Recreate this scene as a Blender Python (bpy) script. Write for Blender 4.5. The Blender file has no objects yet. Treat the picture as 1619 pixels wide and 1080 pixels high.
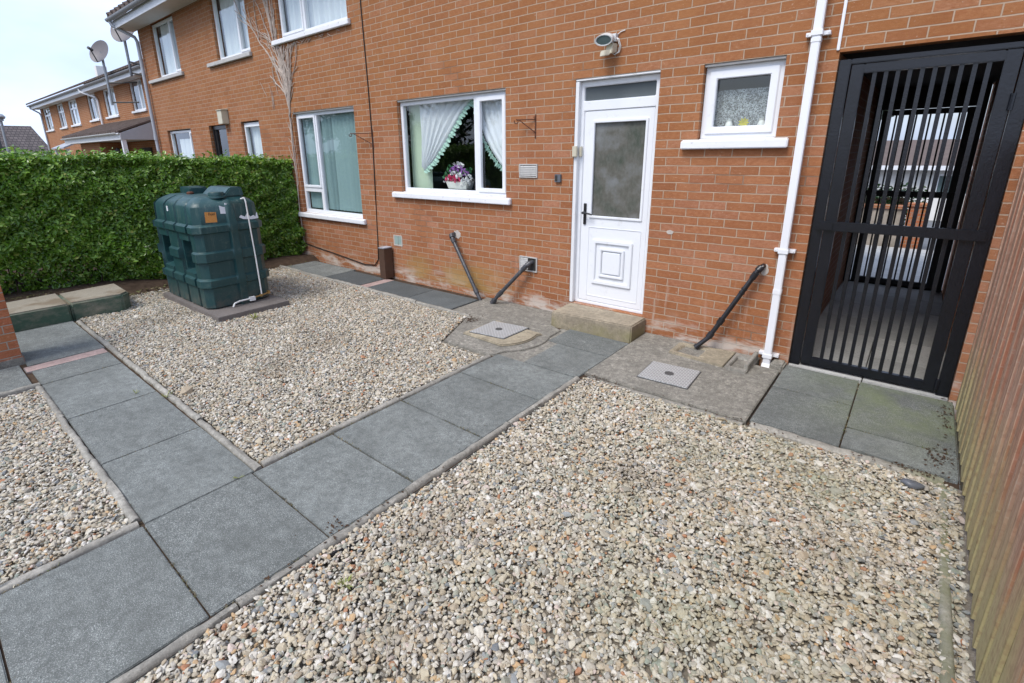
import bpy, bmesh, math, random
import numpy as np
from mathutils import Vector, Matrix
R = math.radians
random.seed(7); rng = np.random.default_rng(7)
SC = bpy.context.scene
COL = SC.collection
PI = math.pi

# ------------------------------------------------------------------ camera
cam = bpy.data.cameras.new('camera'); camo = bpy.data.objects.new('camera', cam); COL.objects.link(camo)
CW = 1619.0
yaw, pitch, roll = -0.7109411475, -0.2900155925, -0.01798854296
fwd = Vector((math.sin(yaw)*math.cos(pitch), math.cos(yaw)*math.cos(pitch), math.sin(pitch)))
rt = Vector((math.cos(yaw), -math.sin(yaw), 0)); up = rt.cross(fwd)
c_, s_ = math.cos(roll), math.sin(roll)
r2 = c_*rt + s_*up; u2 = -s_*rt + c_*up
M = Matrix((r2, u2, -fwd)).transposed().to_4x4(); M.translation = Vector((1.95673, -4.70440, 1.81172))
camo.matrix_world = M
cam.sensor_fit = 'HORIZONTAL'; cam.sensor_width = 36.0; cam.lens = 792.9037/CW*36.0
cam.shift_x = 40.8617/CW; cam.shift_y = -65.1105/CW
cam.clip_start = 0.05; cam.clip_end = 1000
SC.camera = camo

# ------------------------------------------------------------------ world, sun, exposure
SUN_EL, SUN_AZ = 56, 188      # azimuth clockwise from +Y, where the sun stands
w = bpy.data.worlds.new('World'); SC.world = w; w.use_nodes = True
wn = w.node_tree.nodes; wl = w.node_tree.links; wn.clear()
wo = wn.new('ShaderNodeOutputWorld'); bg = wn.new('ShaderNodeBackground'); sky = wn.new('ShaderNodeTexSky')
sky.sky_type = 'NISHITA'; sky.sun_disc = False; sky.sun_elevation = R(SUN_EL); sky.sun_rotation = R(SUN_AZ)
sky.air_density = 1.0; sky.dust_density = 2.5
tc = wn.new('ShaderNodeTexCoord'); mp = wn.new('ShaderNodeMapping'); mp.inputs['Scale'].default_value = (1.0, 1.0, 2.6)
nz = wn.new('ShaderNodeTexNoise'); nz.inputs['Scale'].default_value = 2.2; nz.inputs['Detail'].default_value = 6
cr = wn.new('ShaderNodeValToRGB')
cr.color_ramp.elements[0].position = 0.36; cr.color_ramp.elements[0].color = (0.30, 0.30, 0.30, 1)
cr.color_ramp.elements[1].position = 0.66; cr.color_ramp.elements[1].color = (0.97, 0.97, 0.97, 1)
mx = wn.new('ShaderNodeMix'); mx.data_type = 'RGBA'
mx.inputs[7].default_value = (5.7, 6.8, 9.3, 1)
bg.inputs['Strength'].default_value = 0.082
wl.new(tc.outputs['Generated'], mp.inputs['Vector']); wl.new(mp.outputs[0], nz.inputs['Vector']); wl.new(nz.outputs['Fac'], cr.inputs[0])
wl.new(cr.outputs[0], mx.inputs[0]); wl.new(sky.outputs[0], mx.inputs[6]); wl.new(mx.outputs[2], bg.inputs['Color']); wl.new(bg.outputs[0], wo.inputs[0])
sd = bpy.data.lights.new('sun', 'SUN'); sd.energy = 1.3; sd.angle = R(25); sd.color = (1.0, 0.96, 0.9)
so = bpy.data.objects.new('sun', sd); COL.objects.link(so)
az, el = R(SUN_AZ), R(SUN_EL)
sdir = Vector((math.sin(az)*math.cos(el), math.cos(az)*math.cos(el), math.sin(el)))
so.rotation_euler = sdir.to_track_quat('Z', 'Y').to_euler(); so.location = (0, -6, 12)
SC.view_settings.view_transform = 'Standard'; SC.view_settings.look = 'None'
SC.view_settings.exposure = 1.2; SC.view_settings.gamma = 1
SC.view_settings.use_curve_mapping = False

# ------------------------------------------------------------------ node helpers
class NT:
    def __init__(s, name):
        s.m = bpy.data.materials.new(name); s.m.use_nodes = True
        s.n = s.m.node_tree.nodes; s.l = s.m.node_tree.links; s.n.clear()
        s.out = s.n.new('ShaderNodeOutputMaterial')
    def new(s, t, **kw):
        n = s.n.new(t)
        for k, v in kw.items():
            if k.startswith('_'): setattr(n, k[1:], v)
            else: s.put(n.inputs[k.replace('__', ' ')], v)
        return n
    def put(s, sock, v):
        if hasattr(v, 'node'): s.l.new(v, sock)
        else:
            if sock.type == 'RGBA' and len(v) == 3: v = tuple(v)+(1,)
            sock.default_value = v
    def pos(s): return s.new('ShaderNodeNewGeometry').outputs['Position']
    def island(s): return s.new('ShaderNodeNewGeometry').outputs['Random Per Island']
    def obj_random(s): return s.new('ShaderNodeObjectInfo').outputs['Random']
    def map(s, v, sc=(1, 1, 1), loc=(0, 0, 0), rot=(0, 0, 0)):
        n = s.n.new('ShaderNodeMapping'); s.put(n.inputs['Vector'], v)
        n.inputs['Scale'].default_value = sc; n.inputs['Location'].default_value = loc; n.inputs['Rotation'].default_value = rot
        return n.outputs[0]
    def noise(s, v, scale, detail=3, rough=.55, dist=0):
        n = s.new('ShaderNodeTexNoise', Vector=v, Scale=scale, Detail=detail, Roughness=rough, Distortion=dist); return n.outputs['Fac']
    def voro(s, v, scale, feat='F1', out='Distance'):
        n = s.n.new('ShaderNodeTexVoronoi'); n.feature = feat; s.put(n.inputs['Vector'], v); n.inputs['Scale'].default_value = scale
        return n.outputs[out]
    def ramp(s, f, stops, interp='LINEAR'):
        n = s.n.new('ShaderNodeValToRGB'); s.put(n.inputs[0], f); n.color_ramp.interpolation = interp
        e = n.color_ramp.elements
        while len(e) < len(stops): e.new(0.5)
        for i, (p, c) in enumerate(stops):
            e[i].position = p
            if not hasattr(c, '__len__'): c = (c, c, c)
            e[i].color = tuple(c)+(1,)
        return n.outputs[0]
    def mix(s, f, a, b, mode='MIX'):
        n = s.n.new('ShaderNodeMix'); n.data_type = 'RGBA'; n.blend_type = mode
        s.put(n.inputs[0], f); s.put(n.inputs[6], a); s.put(n.inputs[7], b); return n.outputs[2]
    def math(s, op, a, b=0.0, c=None):
        n = s.n.new('ShaderNodeMath'); n.operation = op; s.put(n.inputs[0], a); s.put(n.inputs[1], b)
        if c is not None: s.put(n.inputs[2], c)
        return n.outputs[0]
    def sep(s, v):
        n = s.n.new('ShaderNodeSeparateXYZ'); s.put(n.inputs[0], v); return n.outputs
    def comb(s, x, y, z):
        n = s.n.new('ShaderNodeCombineXYZ'); s.put(n.inputs[0], x); s.put(n.inputs[1], y); s.put(n.inputs[2], z); return n.outputs[0]
    def smooth(s, v, a, b):
        n = s.n.new('ShaderNodeMapRange'); n.interpolation_type = 'SMOOTHSTEP'; s.put(n.inputs[0], v)
        n.inputs[1].default_value = a; n.inputs[2].default_value = b; return n.outputs[0]
    def bump(s, h, strength=.5, dist=.01, normal=None):
        n = s.n.new('ShaderNodeBump'); s.put(n.inputs['Height'], h); n.inputs['Strength'].default_value = strength; n.inputs['Distance'].default_value = dist
        if normal is not None: s.put(n.inputs['Normal'], normal)
        return n.outputs[0]
    def bsdf(s, color, rough=.6, spec=.5, metal=0.0, normal=None, **kw):
        n = s.n.new('ShaderNodeBsdfPrincipled'); s.put(n.inputs['Base Color'], color); s.put(n.inputs['Roughness'], rough)
        s.put(n.inputs['Specular IOR Level'], spec); s.put(n.inputs['Metallic'], metal)
        if normal is not None: s.put(n.inputs['Normal'], normal)
        for k, v in kw.items(): s.put(n.inputs[k.replace('__', ' ')], v)
        s.l.new(n.outputs[0], s.out.inputs[0]); return n

# ------------------------------------------------------------------ materials
MAT = {}
def brick_material(name, tints, mortar=(.53, .39, .29), stain=True, far=False):
    t = NT(name); p = t.pos(); x, y, z = t.sep(p)
    u = t.math('ADD', x, y)
    wob = t.noise(p, 5, 2); wob2 = t.math('MULTIPLY', t.math('SUBTRACT', wob, .5), .012)
    v = t.comb(t.math('ADD', u, wob2), t.math('ADD', z, t.math('MULTIPLY', t.math('SUBTRACT', t.noise(p, 3.1, 2), .5), .010)), 0.0)
    b = t.n.new('ShaderNodeTexBrick'); t.put(b.inputs['Vector'], v)
    b.offset = .5; b.squash = 1
    for k, q in (('Color1', (0, 0, 0, 1)), ('Color2', (1, 1, 1, 1)), ('Mortar', (.5, .5, .5, 1)), ('Scale', 1.0), ('Mortar Size', .0050), ('Mortar Smooth', .2), ('Bias', 0.0), ('Brick Width', .225), ('Row Height', .075)):
        b.inputs[k].default_value = q
    tint = t.ramp(b.outputs['Color'], tints)
    drag = t.noise(t.map(p, (18, 18, 140)), 1.0, 4, .7)
    grain = t.noise(p, 210, 3, .7)
    u3 = t.comb(u, t.math('ADD', z, t.math('MULTIPLY', tv_ := t.sep(b.outputs['Color'])[0], 7.3)), 0.0)
    blot = t.noise(t.map(u3, (22, 55, 1)), 1.0, 4, .7)
    tint = t.mix(t.ramp(blot, [(.30, .75), (.50, 0.)]), tint, (.215, .070, .026))
    tint = t.mix(t.ramp(blot, [(.52, 0.), (.72, .65)]), tint, (.47, .235, .125))
    tint = t.mix(t.ramp(t.noise(t.map(u3, (70, 20, 1)), 1.0, 3, .7), [(.58, 0.), (.70, .6)]), tint, (.31, .135, .03))
    tint = t.mix(t.ramp(drag, [(.35, .0), (.7, .75)]), tint, (.235, .072, .024), 'MIX')
    tint = t.mix(t.ramp(grain, [(.42, .0), (.75, .55)]), tint, (.52, .25, .13)); tint = t.mix(t.ramp(t.noise(p, 120, 2, .6), [(.28, .6), (.42, 0.)]), tint, (.15, .06, .025))
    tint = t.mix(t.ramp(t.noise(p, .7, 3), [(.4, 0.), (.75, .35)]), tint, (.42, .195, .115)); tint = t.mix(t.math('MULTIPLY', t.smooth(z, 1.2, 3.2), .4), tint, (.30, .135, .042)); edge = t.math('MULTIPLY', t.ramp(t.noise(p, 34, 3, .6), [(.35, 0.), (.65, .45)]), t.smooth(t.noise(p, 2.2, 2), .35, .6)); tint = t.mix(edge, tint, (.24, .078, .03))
    mort = t.mix(t.noise(p, 9, 3), mortar, (mortar[0]*.62, mortar[1]*.6, mortar[2]*.55))
    mort = t.mix(t.ramp(t.noise(p, 1.7, 2), [(.60, 0), (.68, .7)]), mort, (.16, .09, .055))
    smear = t.math('MULTIPLY', t.ramp(t.noise(t.map(p, (30, 30, 70)), 1.0, 4, .7), [(.60, 0.), (.68, .7)]), t.smooth(t.noise(p, 1.9, 2), .42, .58)); tint = t.mix(smear, tint, (.52, .36, .26))
    col = t.mix(b.outputs['Fac'], tint, mort)
    if stain:
        low = t.smooth(z, .32, .02)
        patch = t.ramp(t.noise(t.map(p, (1.6, 1.6, 6)), 1.3, 5, .65), [(.47, 0.), (.60, .85)])
        col = t.mix(t.math('MULTIPLY', low, patch), col, (.56, .51, .45))
        band = t.math('MULTIPLY', t.math('MULTIPLY', t.smooth(z, .02, .1), t.smooth(z, .52, .2)), t.ramp(t.noise(t.map(p, (1., 1., 1.5)), 1.1, 3), [(.44, 0.), (.6, .7)]))
        col = t.mix(t.math('MULTIPLY', band, t.math('MULTIPLY', t.smooth(x, -4.2, -3.2), t.smooth(x, -1.4, -2.2))), col, (.36, .23, .075))
        drips = t.ramp(t.noise(t.map(p, (14, 14, 1.3)), 1.0, 4), [(.60, 0.), (.70, .35)])
        col = t.mix(t.math('MULTIPLY', drips, t.smooth(z, 1.4, .1)), col, (.52, .40, .32))
        bloom = t.ramp(t.noise(p, 26, 3, .7), [(.66, 0.), (.72, .7)])
        bloom = t.math('MULTIPLY', bloom, t.ramp(t.noise(p, 1.4, 2), [(.42, 0.), (.56, 1.)]))
        col = t.mix(bloom, col, (.58, .47, .40))
    tv = t.sep(b.outputs['Color'])[0]
    h = t.math('ADD', t.math('ADD', t.math('MULTIPLY', b.outputs['Fac'], -1.0), t.math('MULTIPLY', tv, .35)), t.math('ADD', t.math('MULTIPLY', drag, .28), t.math('MULTIPLY', grain, .12)))
    t.bsdf(col, .88, .25, normal=t.bump(h, 1.0 if not far else .5, .007))
    return t.m
BT = [(0., (.205, .074, .027)), (.18, (.37, .155, .060)), (.36, (.285, .108, .038)), (.52, (.42, .185, .088)), (.66, (.33, .135, .050)), (.82, (.46, .235, .150)), (1., (.235, .078, .032))]
MAT['brick'] = brick_material('orange_brick', BT)
MAT['brick_far'] = brick_material('weathered_brick', [(0., (.25, .10, .04)), (.5, (.36, .15, .065)), (1., (.31, .12, .045))], stain=False, far=True)
MAT['brick_red'] = brick_material('red_brick', [(0., (.42, .12, .06)), (.5, (.48, .16, .08)), (1., (.40, .17, .05))], mortar=(.42, .36, .30), stain=False)

def simple(name, col, rough=.6, spec=.4, metal=0., var=.12, scale=8, bump=0., bscale=60, dirt=None, dirtamt=(.55, .7), **kw):
    t = NT(name); p = t.pos()
    n = t.noise(p, scale, 4)
    c2 = tuple(max(0, q*(1-2*var)) for q in col); c1 = tuple(min(1, q*(1+var)) for q in col)
    c = t.mix(n, c1, c2)
    if dirt: c = t.mix(t.ramp(t.noise(p, scale*2.7, 5, .65), [(dirtamt[0], 0.), (dirtamt[1], .8)]), c, dirt)
    nm = t.bump(t.noise(p, bscale, 4, .6), bump, .004) if bump else None
    t.bsdf(c, rough, spec, metal, nm, **kw); MAT[name] = t.m; return t.m

simple('upvc', (.79, .81, .84), .28, .5, var=.03, scale=3, dirt=(.60, .60, .58), dirtamt=(.60, .80))
simple('upvc_old', (.74, .75, .76), .4, .4, var=.05, scale=4, dirt=(.45, .44, .40), dirtamt=(.62, .75))
simple('sill_paint', (.80, .81, .83), .5, .4, var=.05, scale=7, bump=.25, bscale=40, dirt=(.42, .41, .40), dirtamt=(.60, .68))
simple('sill_grey', (.50, .49, .47), .6, .4, var=.15, scale=6, dirt=(.3, .29, .27))
simple('pipe_white', (.80, .81, .84), .3, .5, var=.04, scale=3, dirt=(.55, .53, .5), dirtamt=(.66, .8))
simple('gutter_grey', (.33, .35, .38), .45, .4, var=.15, scale=5, dirt=(.18, .18, .18))
simple('gutter_pale', (.45, .47, .50), .5, .4, var=.08)
simple('pipe_grey', (.42, .45, .50), .4, .4, var=.1, scale=4)
simple('pipe_dark', (.055, .058, .066), .42, .5, var=.3, scale=14, dirt=(.14, .13, .13), dirtamt=(.52, .75))
simple('pipe_black', (.018, .018, .021), .35, .5, var=.3, scale=10)
simple('black_plastic', (.02, .02, .022), .3, .5)
simple('gate_paint', (.0065, .0075, .012), .26, .55, var=.3, scale=20, bump=.22, bscale=60, dirt=(.05, .05, .06), dirtamt=(.66, .8))
simple('gate_dull', (.010, .010, .012), .5, .4, var=.3, scale=20)
simple('cable_black', (.02, .018, .016), .5, .3)
simple('cream_plastic', (.58, .54, .42), .4, .4, var=.08)
simple('light_body', (.66, .68, .68), .35, .5, var=.08, dirt=(.40, .38, .3), dirtamt=(.58, .75))
simple('light_lens', (.10, .15, .15), .12, .6)
simple('rust', (.13, .055, .035), .8, .2, var=.4, scale=40, bump=.3, bscale=90)
simple('vent_white', (.50, .49, .47), .5, .3, var=.12, scale=12, dirt=(.3, .27, .23), dirtamt=(.55, .7))
simple('vent_dark', (.05, .045, .04), .8, .2)
simple('vent_glass', (.30, .40, .37), .35, .5, var=.2, scale=9)
simple('post_brown', (.095, .055, .038), .42, .45, var=.2, scale=6)
simple('meter_grey', (.12, .13, .15), .4, .4)
simple('plaster_patch', (.52, .47, .42), .9, .2, var=.15, scale=20, bump=.4)
simple('steel_galv', (.40, .42, .44), .42, .5, metal=.75, var=.15, scale=12)
simple('steel_dark', (.08, .08, .08), .6, .3)
simple('brass', (.45, .30, .12), .35, .5, metal=.8)
simple('soil', (.085, .058, .04), .95, .1, var=.4, scale=14, bump=.8, bscale=40)
simple('interior', (.20, .185, .17), .9, .1, var=.15, scale=1.5)
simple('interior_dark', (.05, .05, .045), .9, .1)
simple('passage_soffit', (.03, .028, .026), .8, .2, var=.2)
simple('roof_tile', (.15, .115, .10), .8, .2, var=.3, scale=5)
simple('fascia_white', (.72, .74, .77), .45, .4, var=.05)
simple('soffit_white', (.66, .67, .69), .6, .3, var=.06)
simple('render_white', (.74, .73, .70), .8, .2, var=.08, scale=2)
simple('dish_grey', (.13, .118, .125), .5, .4, var=.1)
simple('galv_pole', (.34, .36, .38), .45, .4, metal=.5)
simple('bungalow_roof', (.13, .10, .088), .85, .2, var=.2, scale=3)
simple('lead_grey', (.35, .38, .43), .5, .4)
simple('nylon_white', (.78, .78, .76), .5, .4)
simple('leaf_yellow', (.62, .55, .08), .6, .3)
simple('petal_pink', (.80, .10, .24), .6, .3); simple('petal_purple', (.50, .22, .62), .6, .3); simple('petal_white', (.88, .87, .90), .6, .3)
simple('petal_leaf', (.09, .26, .12), .6, .3); simple('basket_white', (.82, .80, .76), .7, .3, bump=.6, bscale=120)
simple('sticker_white', (.72, .74, .78), .5, .3, var=.06, scale=30); simple('sticker_orange', (.62, .27, .07), .5, .3, var=.2, scale=60, dirt=(.65, .5, .25))
simple('ink', (.03, .02, .02), .6, .3)
simple('twig', (.52, .44, .38), .85, .2, var=.25, scale=20)
simple('bark', (.08, .06, .045), .9, .1, var=.3)
simple('debris', (.09, .055, .035), .9, .1, var=.5, scale=50)
simple('tarmac', (.16, .165, .17), .9, .2, var=.2, scale=1.5)
simple('stone_wall', (.40, .36, .31), .9, .2, var=.35, scale=6, bump=.7, bscale=14)

def speckled(name, base, base2, speck, dark, sc=150, moss=None, mossmask=None, rough=.85, amt=.62, mottle=0.0):
    t = NT(name); p = t.pos(); g = t.new('ShaderNodeNewGeometry')
    rnd = g.outputs['Random Per Island']
    c = t.mix(t.noise(p, 1.6, 5, .6), base, base2)
    c = t.mix(1.0, c, t.ramp(rnd, [(0., .76), (1., 1.16)]), 'MULTIPLY')
    f = t.noise(p, sc*1.9, 3, .75); f2 = t.noise(p, sc*.8, 3, .7)
    c = t.mix(t.ramp(f, [(amt-.05, 0.), (amt+.05, .8)]), c, speck)
    c = t.mix(t.ramp(f2, [(.30, .7), (.44, 0.)]), c, dark)
    c = t.mix(t.ramp(t.noise(p, 7, 5, .7), [(.55, 0.), (.8, .35)]), c, tuple(min(1, q*1.7) for q in base))
    c = t.mix(t.ramp(t.noise(p, 2.3, 4, .6), [(.35, .35), (.55, 0.)]), c, tuple(q*.55 for q in base))
    if mottle:
        c = t.mix(t.ramp(t.noise(p, 19, 5, .75), [(.40, mottle), (.56, 0.)]), c, tuple(q*.42 for q in base))
        c = t.mix(t.ramp(t.noise(t.map(p, loc=(5, 3, 1)), 27, 5, .75), [(.52, 0.), (.68, mottle)]), c, tuple(min(1, q*1.55) for q in base))
        c = t.mix(t.ramp(t.noise(t.map(p, loc=(2, 7, 0)), 3.4, 5, .7), [(.40, mottle*.8), (.58, 0.)]), c, tuple(q*.5 for q in base))
    if moss:
        x, y, z = t.sep(p)
        mm = t.ramp(t.noise(p, 2.2, 5, .65), [(.36, 0.), (.6, .8)])
        if mossmask: mm = t.math('MULTIPLY', mm, mossmask(t, x, y, z))
        c = t.mix(mm, c, moss)
    t.bsdf(c, rough, .3, normal=t.bump(t.math('ADD', f, t.math('MULTIPLY', f2, 1.5)), .45, .004)); MAT[name] = t.m
speckled('paving', (.178, .190, .178), (.142, .156, .150), (.48, .50, .48), (.045, .052, .051), 105, amt=.57, mottle=.42, moss=
         (.16, .19, .10), mossmask=lambda t, x, y, z: t.math('MULTIPLY', t.smooth(x, 1.2, 2.2), t.smooth(y, -1.3, -.3)))
speckled('paving_dark', (.105, .116, .116), (.084, .095, .098), (.28, .295, .29), (.03, .033, .036), 130)
speckled('pink_brick', (.40, .29, .265), (.34, .25, .225), (.5, .42, .38), (.22, .16, .14), 90, mottle=.4)
speckled('kerb_concrete', (.37, .35, .305), (.29, .275, .24), (.50, .48, .43), (.10, .095, .08), 90, (.16, .17, .07), lambda t, x, y, z: t.smooth(x, 1.9, 2.3), mottle=.5)
speckled('apron_concrete', (.30, .285, .245), (.22, .21, .18), (.50, .46, .40), (.075, .066, .055), 80, rough=.92, amt=.58, mottle=.7)
speckled('step_concrete', (.36, .305, .225), (.30, .255, .185), (.48, .43, .35), (.17, .15, .10), 80, (.22, .20, .10), lambda t, x, y, z: t.smooth(z, .14, .06), mottle=.45)
speckled('pad_concrete', (.17, .15, .14), (.13, .118, .11), (.25, .23, .21), (.07, .06, .055), 90)
speckled('passage_floor', (.50, .50, .48), (.42, .42, .40), (.3, .3, .3), (.1, .1, .1), 90)
speckled('gully_concrete', (.40, .345, .25), (.33, .29, .21), (.5, .46, .38), (.2, .18, .14), 90, mottle=.5)

def block_mat():
    t = NT('mossy_block'); p = t.pos(); nrm = t.new('ShaderNodeNewGeometry').outputs['Normal']; x, y, z = t.sep(p); nx, ny, nz_ = t.sep(nrm)
    c = t.mix(t.noise(p, 4, 5, .65), (.36, .32, .25), (.22, .19, .15))
    c = t.mix(t.ramp(t.noise(p, 80, 3), [(.55, 0.), (.7, .5)]), c, (.45, .42, .36))
    gm = t.math('MULTIPLY', t.ramp(t.noise(t.map(p, (1, 1.6, 3)), 1.9, 5, .7), [(.44, 1.), (.74, .25)]), t.smooth(z, .21, .18))
    c = t.mix(gm, c, (.066, .112, .080))
    c = t.mix(t.math('MULTIPLY', t.ramp(t.noise(p, 3.1, 4), [(.5, 0.), (.65, .8)]), t.smooth(nz_, .6, .95)), c, (.17, .13, .085))
    t.bsdf(c, .9, .2, normal=t.bump(t.noise(p, 35, 5, .7), .6, .008)); MAT['mossy_block'] = t.m
block_mat()

def gravel_mat():
    t = NT('gravel_stones'); r = t.island(); p = t.pos()
    c = t.ramp(r, [(0., (.38, .31, .22)), (.09, (.46, .40, .30)), (.2, (.53, .48, .385)), (.33, (.41, .37, .305)), (.44, (.60, .56, .48)), (.55, (.32, .30, .26)), (.65, (.50, .43, .31)), (.75, (.64, .61, .55)),
                   (.815, (.33, .33, .265)), (.855, (.27, .285, .285)), (.89, (.48, .32, .17)), (.92, (.25, .28, .235)), (.945, (.56, .46, .40)), (.965, (.15, .165, .18)), (.982, (.38, .17, .085))], 'CONSTANT')
    c = t.mix(t.ramp(t.noise(p, 95, 4, .7), [(.38, 0.), (.75, .5)]), c, (.25, .225, .18))
    x, y, z = t.sep(p)
    c = t.mix(t.math('MULTIPLY', t.ramp(t.noise(p, 2.1, 4, .6), [(.42, 0.), (.68, .42)]), t.smooth(x, -.2, 1.6)), c, (.235, .245, .145))
    c = t.mix(t.ramp(t.noise(p, 1.15, 4, .6), [(.56, 0.), (.7, .45)]), c, (.19, .15, .105))
    t.bsdf(c, .75, .3, normal=t.bump(t.noise(p, 160, 3, .6), .35, .003)); MAT['gravel'] = t.m
gravel_mat()
speckled('grit', (.22, .19, .145), (.15, .13, .10), (.42, .38, .32), (.06, .05, .04), 60)

def fence_mat():
    t = NT('fence_board'); p = t.pos(); x, y, z = t.sep(p); r = t.island()
    st = t.map(p, (1, 60, 2.2)); n = t.noise(st, 1.0, 5, .65); n2 = t.noise(t.map(p, (1, 14, .9)), 1.0, 4, .6)
    c = t.ramp(r, [(0., (.42, .19, .115)), (.3, (.54, .31, .20)), (.55, (.35, .145, .088)), (.8, (.49, .25, .16)), (1., (.58, .40, .28))])
    c = t.mix(t.ramp(n2, [(.42, .0), (.70, .65)]), c, (.62, .50, .39))
    c = t.mix(t.ramp(n, [(.35, .6), (.6, 0.)]), c, (.22, .11, .08))
    c = t.mix(t.ramp(t.noise(t.map(p, (1, 90, 40), rot=(R(33), 0, 0)), 1., 2), [(.6, 0.), (.7, .35)]), c, (.48, .40, .34))
    h = t.math('ADD', z, t.math('MULTIPLY', t.math('SUBTRACT', t.noise(t.map(p, (1, 7, 2)), 1., 4, .6), .5), .9))
    far = t.smooth(y, -3.2, -1.2)
    g = t.math('MULTIPLY', t.smooth(h, .75, .05), .9)
    c = t.mix(g, c, t.mix(n, (.37, .34, .155), (.50, .44, .25)))
    kn = t.voro(t.map(p, (1, 5.5, 1.6)), 1.0); c = t.mix(t.ramp(kn, [(.05, .8), (.10, 0.)]), c, (.10, .045, .028))
    c = t.mix(t.ramp(t.noise(p, 30, 5, .7), [(.36, .4), (.52, 0.)]), c, (.22, .12, .075))
    t.bsdf(c, .8, .25, normal=t.bump(n, .7, .004)); MAT['fence'] = t.m
fence_mat()

def tank_mat():
    t = NT('tank_green'); p = t.pos(); x, y, z = t.sep(p)
    c = t.mix(t.noise(p, 2.5, 4), (.014, .060, .062), (.010, .044, .048))
    c = t.mix(t.ramp(t.noise(t.map(p, (9, 9, .9)), 1., 5, .65), [(.5, 0.), (.72, .35)]), c, (.045, .09, .085))
    c = t.mix(t.ramp(t.noise(p, 14, 5, .7), [(.55, 0.), (.72, .4)]), c, (.10, .14, .12)); c = t.mix(t.math('MULTIPLY', t.ramp(t.noise(t.map(p, (22, 22, 2.2)), 1., 4, .7), [(.56, 0.), (.68, .5)]), t.smooth(z, .1, 1.3)), c, (.13, .17, .15)); c = t.mix(t.math('MULTIPLY', t.smooth(z, .32, .06), t.ramp(t.noise(p, 9, 4, .7), [(.4, 0.), (.6, .6)])), c, (.11, .10, .08))
    t.bsdf(c, .42, .45, normal=t.bump(t.noise(p, 90, 3), .08, .002)); MAT['tank'] = t.m
tank_mat()

def leaf_mat(name, stops, trans=.22, rough=.27):
    t = NT(name); r = t.island(); p = t.pos()
    c = t.ramp(r, stops)
    c = t.mix(t.ramp(t.noise(p, 1.6, 3), [(.35, .0), (.7, .5)]), c, tuple(q*.55 for q in stops[0][1]))
    b = t.bsdf(c, rough, .5)
    tr = t.new('ShaderNodeBsdfTranslucent', Color=c); m = t.n.new('ShaderNodeMixShader'); m.inputs[0].default_value = trans
    t.l.new(b.outputs[0], m.inputs[1]); t.l.new(tr.outputs[0], m.inputs[2]); t.l.new(m.outputs[0], t.out.inputs[0]); MAT[name] = t.m
leaf_mat('privet', [(0., (.065, .15, .012)), (.3, (.11, .24, .018)), (.6, (.17, .33, .030)), (.85, (.26, .43, .06)), (.97, (.36, .50, .10)), (1., (.42, .38, .10))])
leaf_mat('weed_green', [(0., (.20, .25, .05)), (1., (.34, .36, .10))])
leaf_mat('moss', [(0., (.10, .08, .045)), (.45, (.17, .15, .07)), (.8, (.30, .25, .15)), (1., (.12, .17, .05))])
leaf_mat('tree_leaf', [(0., (.02, .055, .018)), (1., (.05, .10, .03))])

def glass_mat(name, ior=1.9, tint=(1, 1, 1), rough=0.0, wav=0.0):
    t = NT(name); tr = t.new('ShaderNodeBsdfTransparent', Color=tint); p = t.pos()
    gl = t.n.new('ShaderNodeBsdfGlossy'); gl.inputs['Roughness'].default_value = rough; gl.inputs['Color'].default_value = (.95, .98, 1, 1)
    lw = t.n.new('ShaderNodeLayerWeight'); lw.inputs['Blend'].default_value = .5; f0 = ((ior-1)/(ior+1))**2
    fr = t.math('ADD', t.math('MULTIPLY', t.math('POWER', lw.outputs['Facing'], 4.0), 1-f0), f0); m = t.n.new('ShaderNodeMixShader')
    if wav:
        nm = t.bump(t.noise(p, 2.2, 2), wav, .02); t.l.new(nm, gl.inputs['Normal'])
    t.l.new(fr, m.inputs[0]); t.l.new(tr.outputs[0], m.inputs[1]); t.l.new(gl.outputs[0], m.inputs[2]); t.l.new(m.outputs[0], t.out.inputs[0]); MAT[name] = t.m
glass_mat('glass', 1.8, (.93, .97, .95), wav=.02)
def obscured():
    t = NT('obscured_glass'); p = t.pos()
    n = t.noise(t.map(p, (1, 1, .55)), 34, 4, .65); n2 = t.noise(p, 4.5, 4, .6)
    c = t.ramp(n2, [(.3, (.07, .082, .065)), (.5, (.115, .112, .095)), (.7, (.19, .20, .20))])
    c = t.mix(t.ramp(n, [(.4, 0.), (.75, .4)]), c, (.20, .20, .19))
    t.bsdf(c, .16, .7, normal=t.bump(n, .25, .004)); MAT['obscured_glass'] = t.m
obscured()
simple('fanlight_glass', (.13, .15, .16), .08, .7, var=.2, scale=2)
def cloth(name, col, col2, trans=.4, alpha=None, stripes=None):
    t = NT(name); p = t.pos()
    n = t.noise(t.map(p, (26, 26, .7)), 1., 3)
    c = t.mix(n, col, col2)
    b = t.n.new('ShaderNodeBsdfDiffuse'); t.put(b.inputs[0], c); tl = t.new('ShaderNodeBsdfTranslucent', Color=c)
    m = t.n.new('ShaderNodeMixShader'); m.inputs[0].default_value = trans
    t.l.new(b.outputs[0], m.inputs[1]); t.l.new(tl.outputs[0], m.inputs[2]); o = m.outputs[0]
    if alpha:
        tr = t.n.new('ShaderNodeBsdfTransparent'); m2 = t.n.new('ShaderNodeMixShader')
        t.put(m2.inputs[0], alpha(t, p)); t.l.new(tr.outputs[0], m2.inputs[1]); t.l.new(o, m2.inputs[2]); o = m2.outputs[0]
    t.l.new(o, t.out.inputs[0]); MAT[name] = t.m
cloth('net_white', (.90, .91, .95), (.72, .75, .82), .12)
cloth('net_pale', (.90, .92, .95), (.74, .78, .83), .12)
cloth('blind_teal', (.48, .64, .64), (.35, .50, .52), .10)
cloth('blind_green', (.72, .82, .66), (.62, .74, .58), .12)
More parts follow.
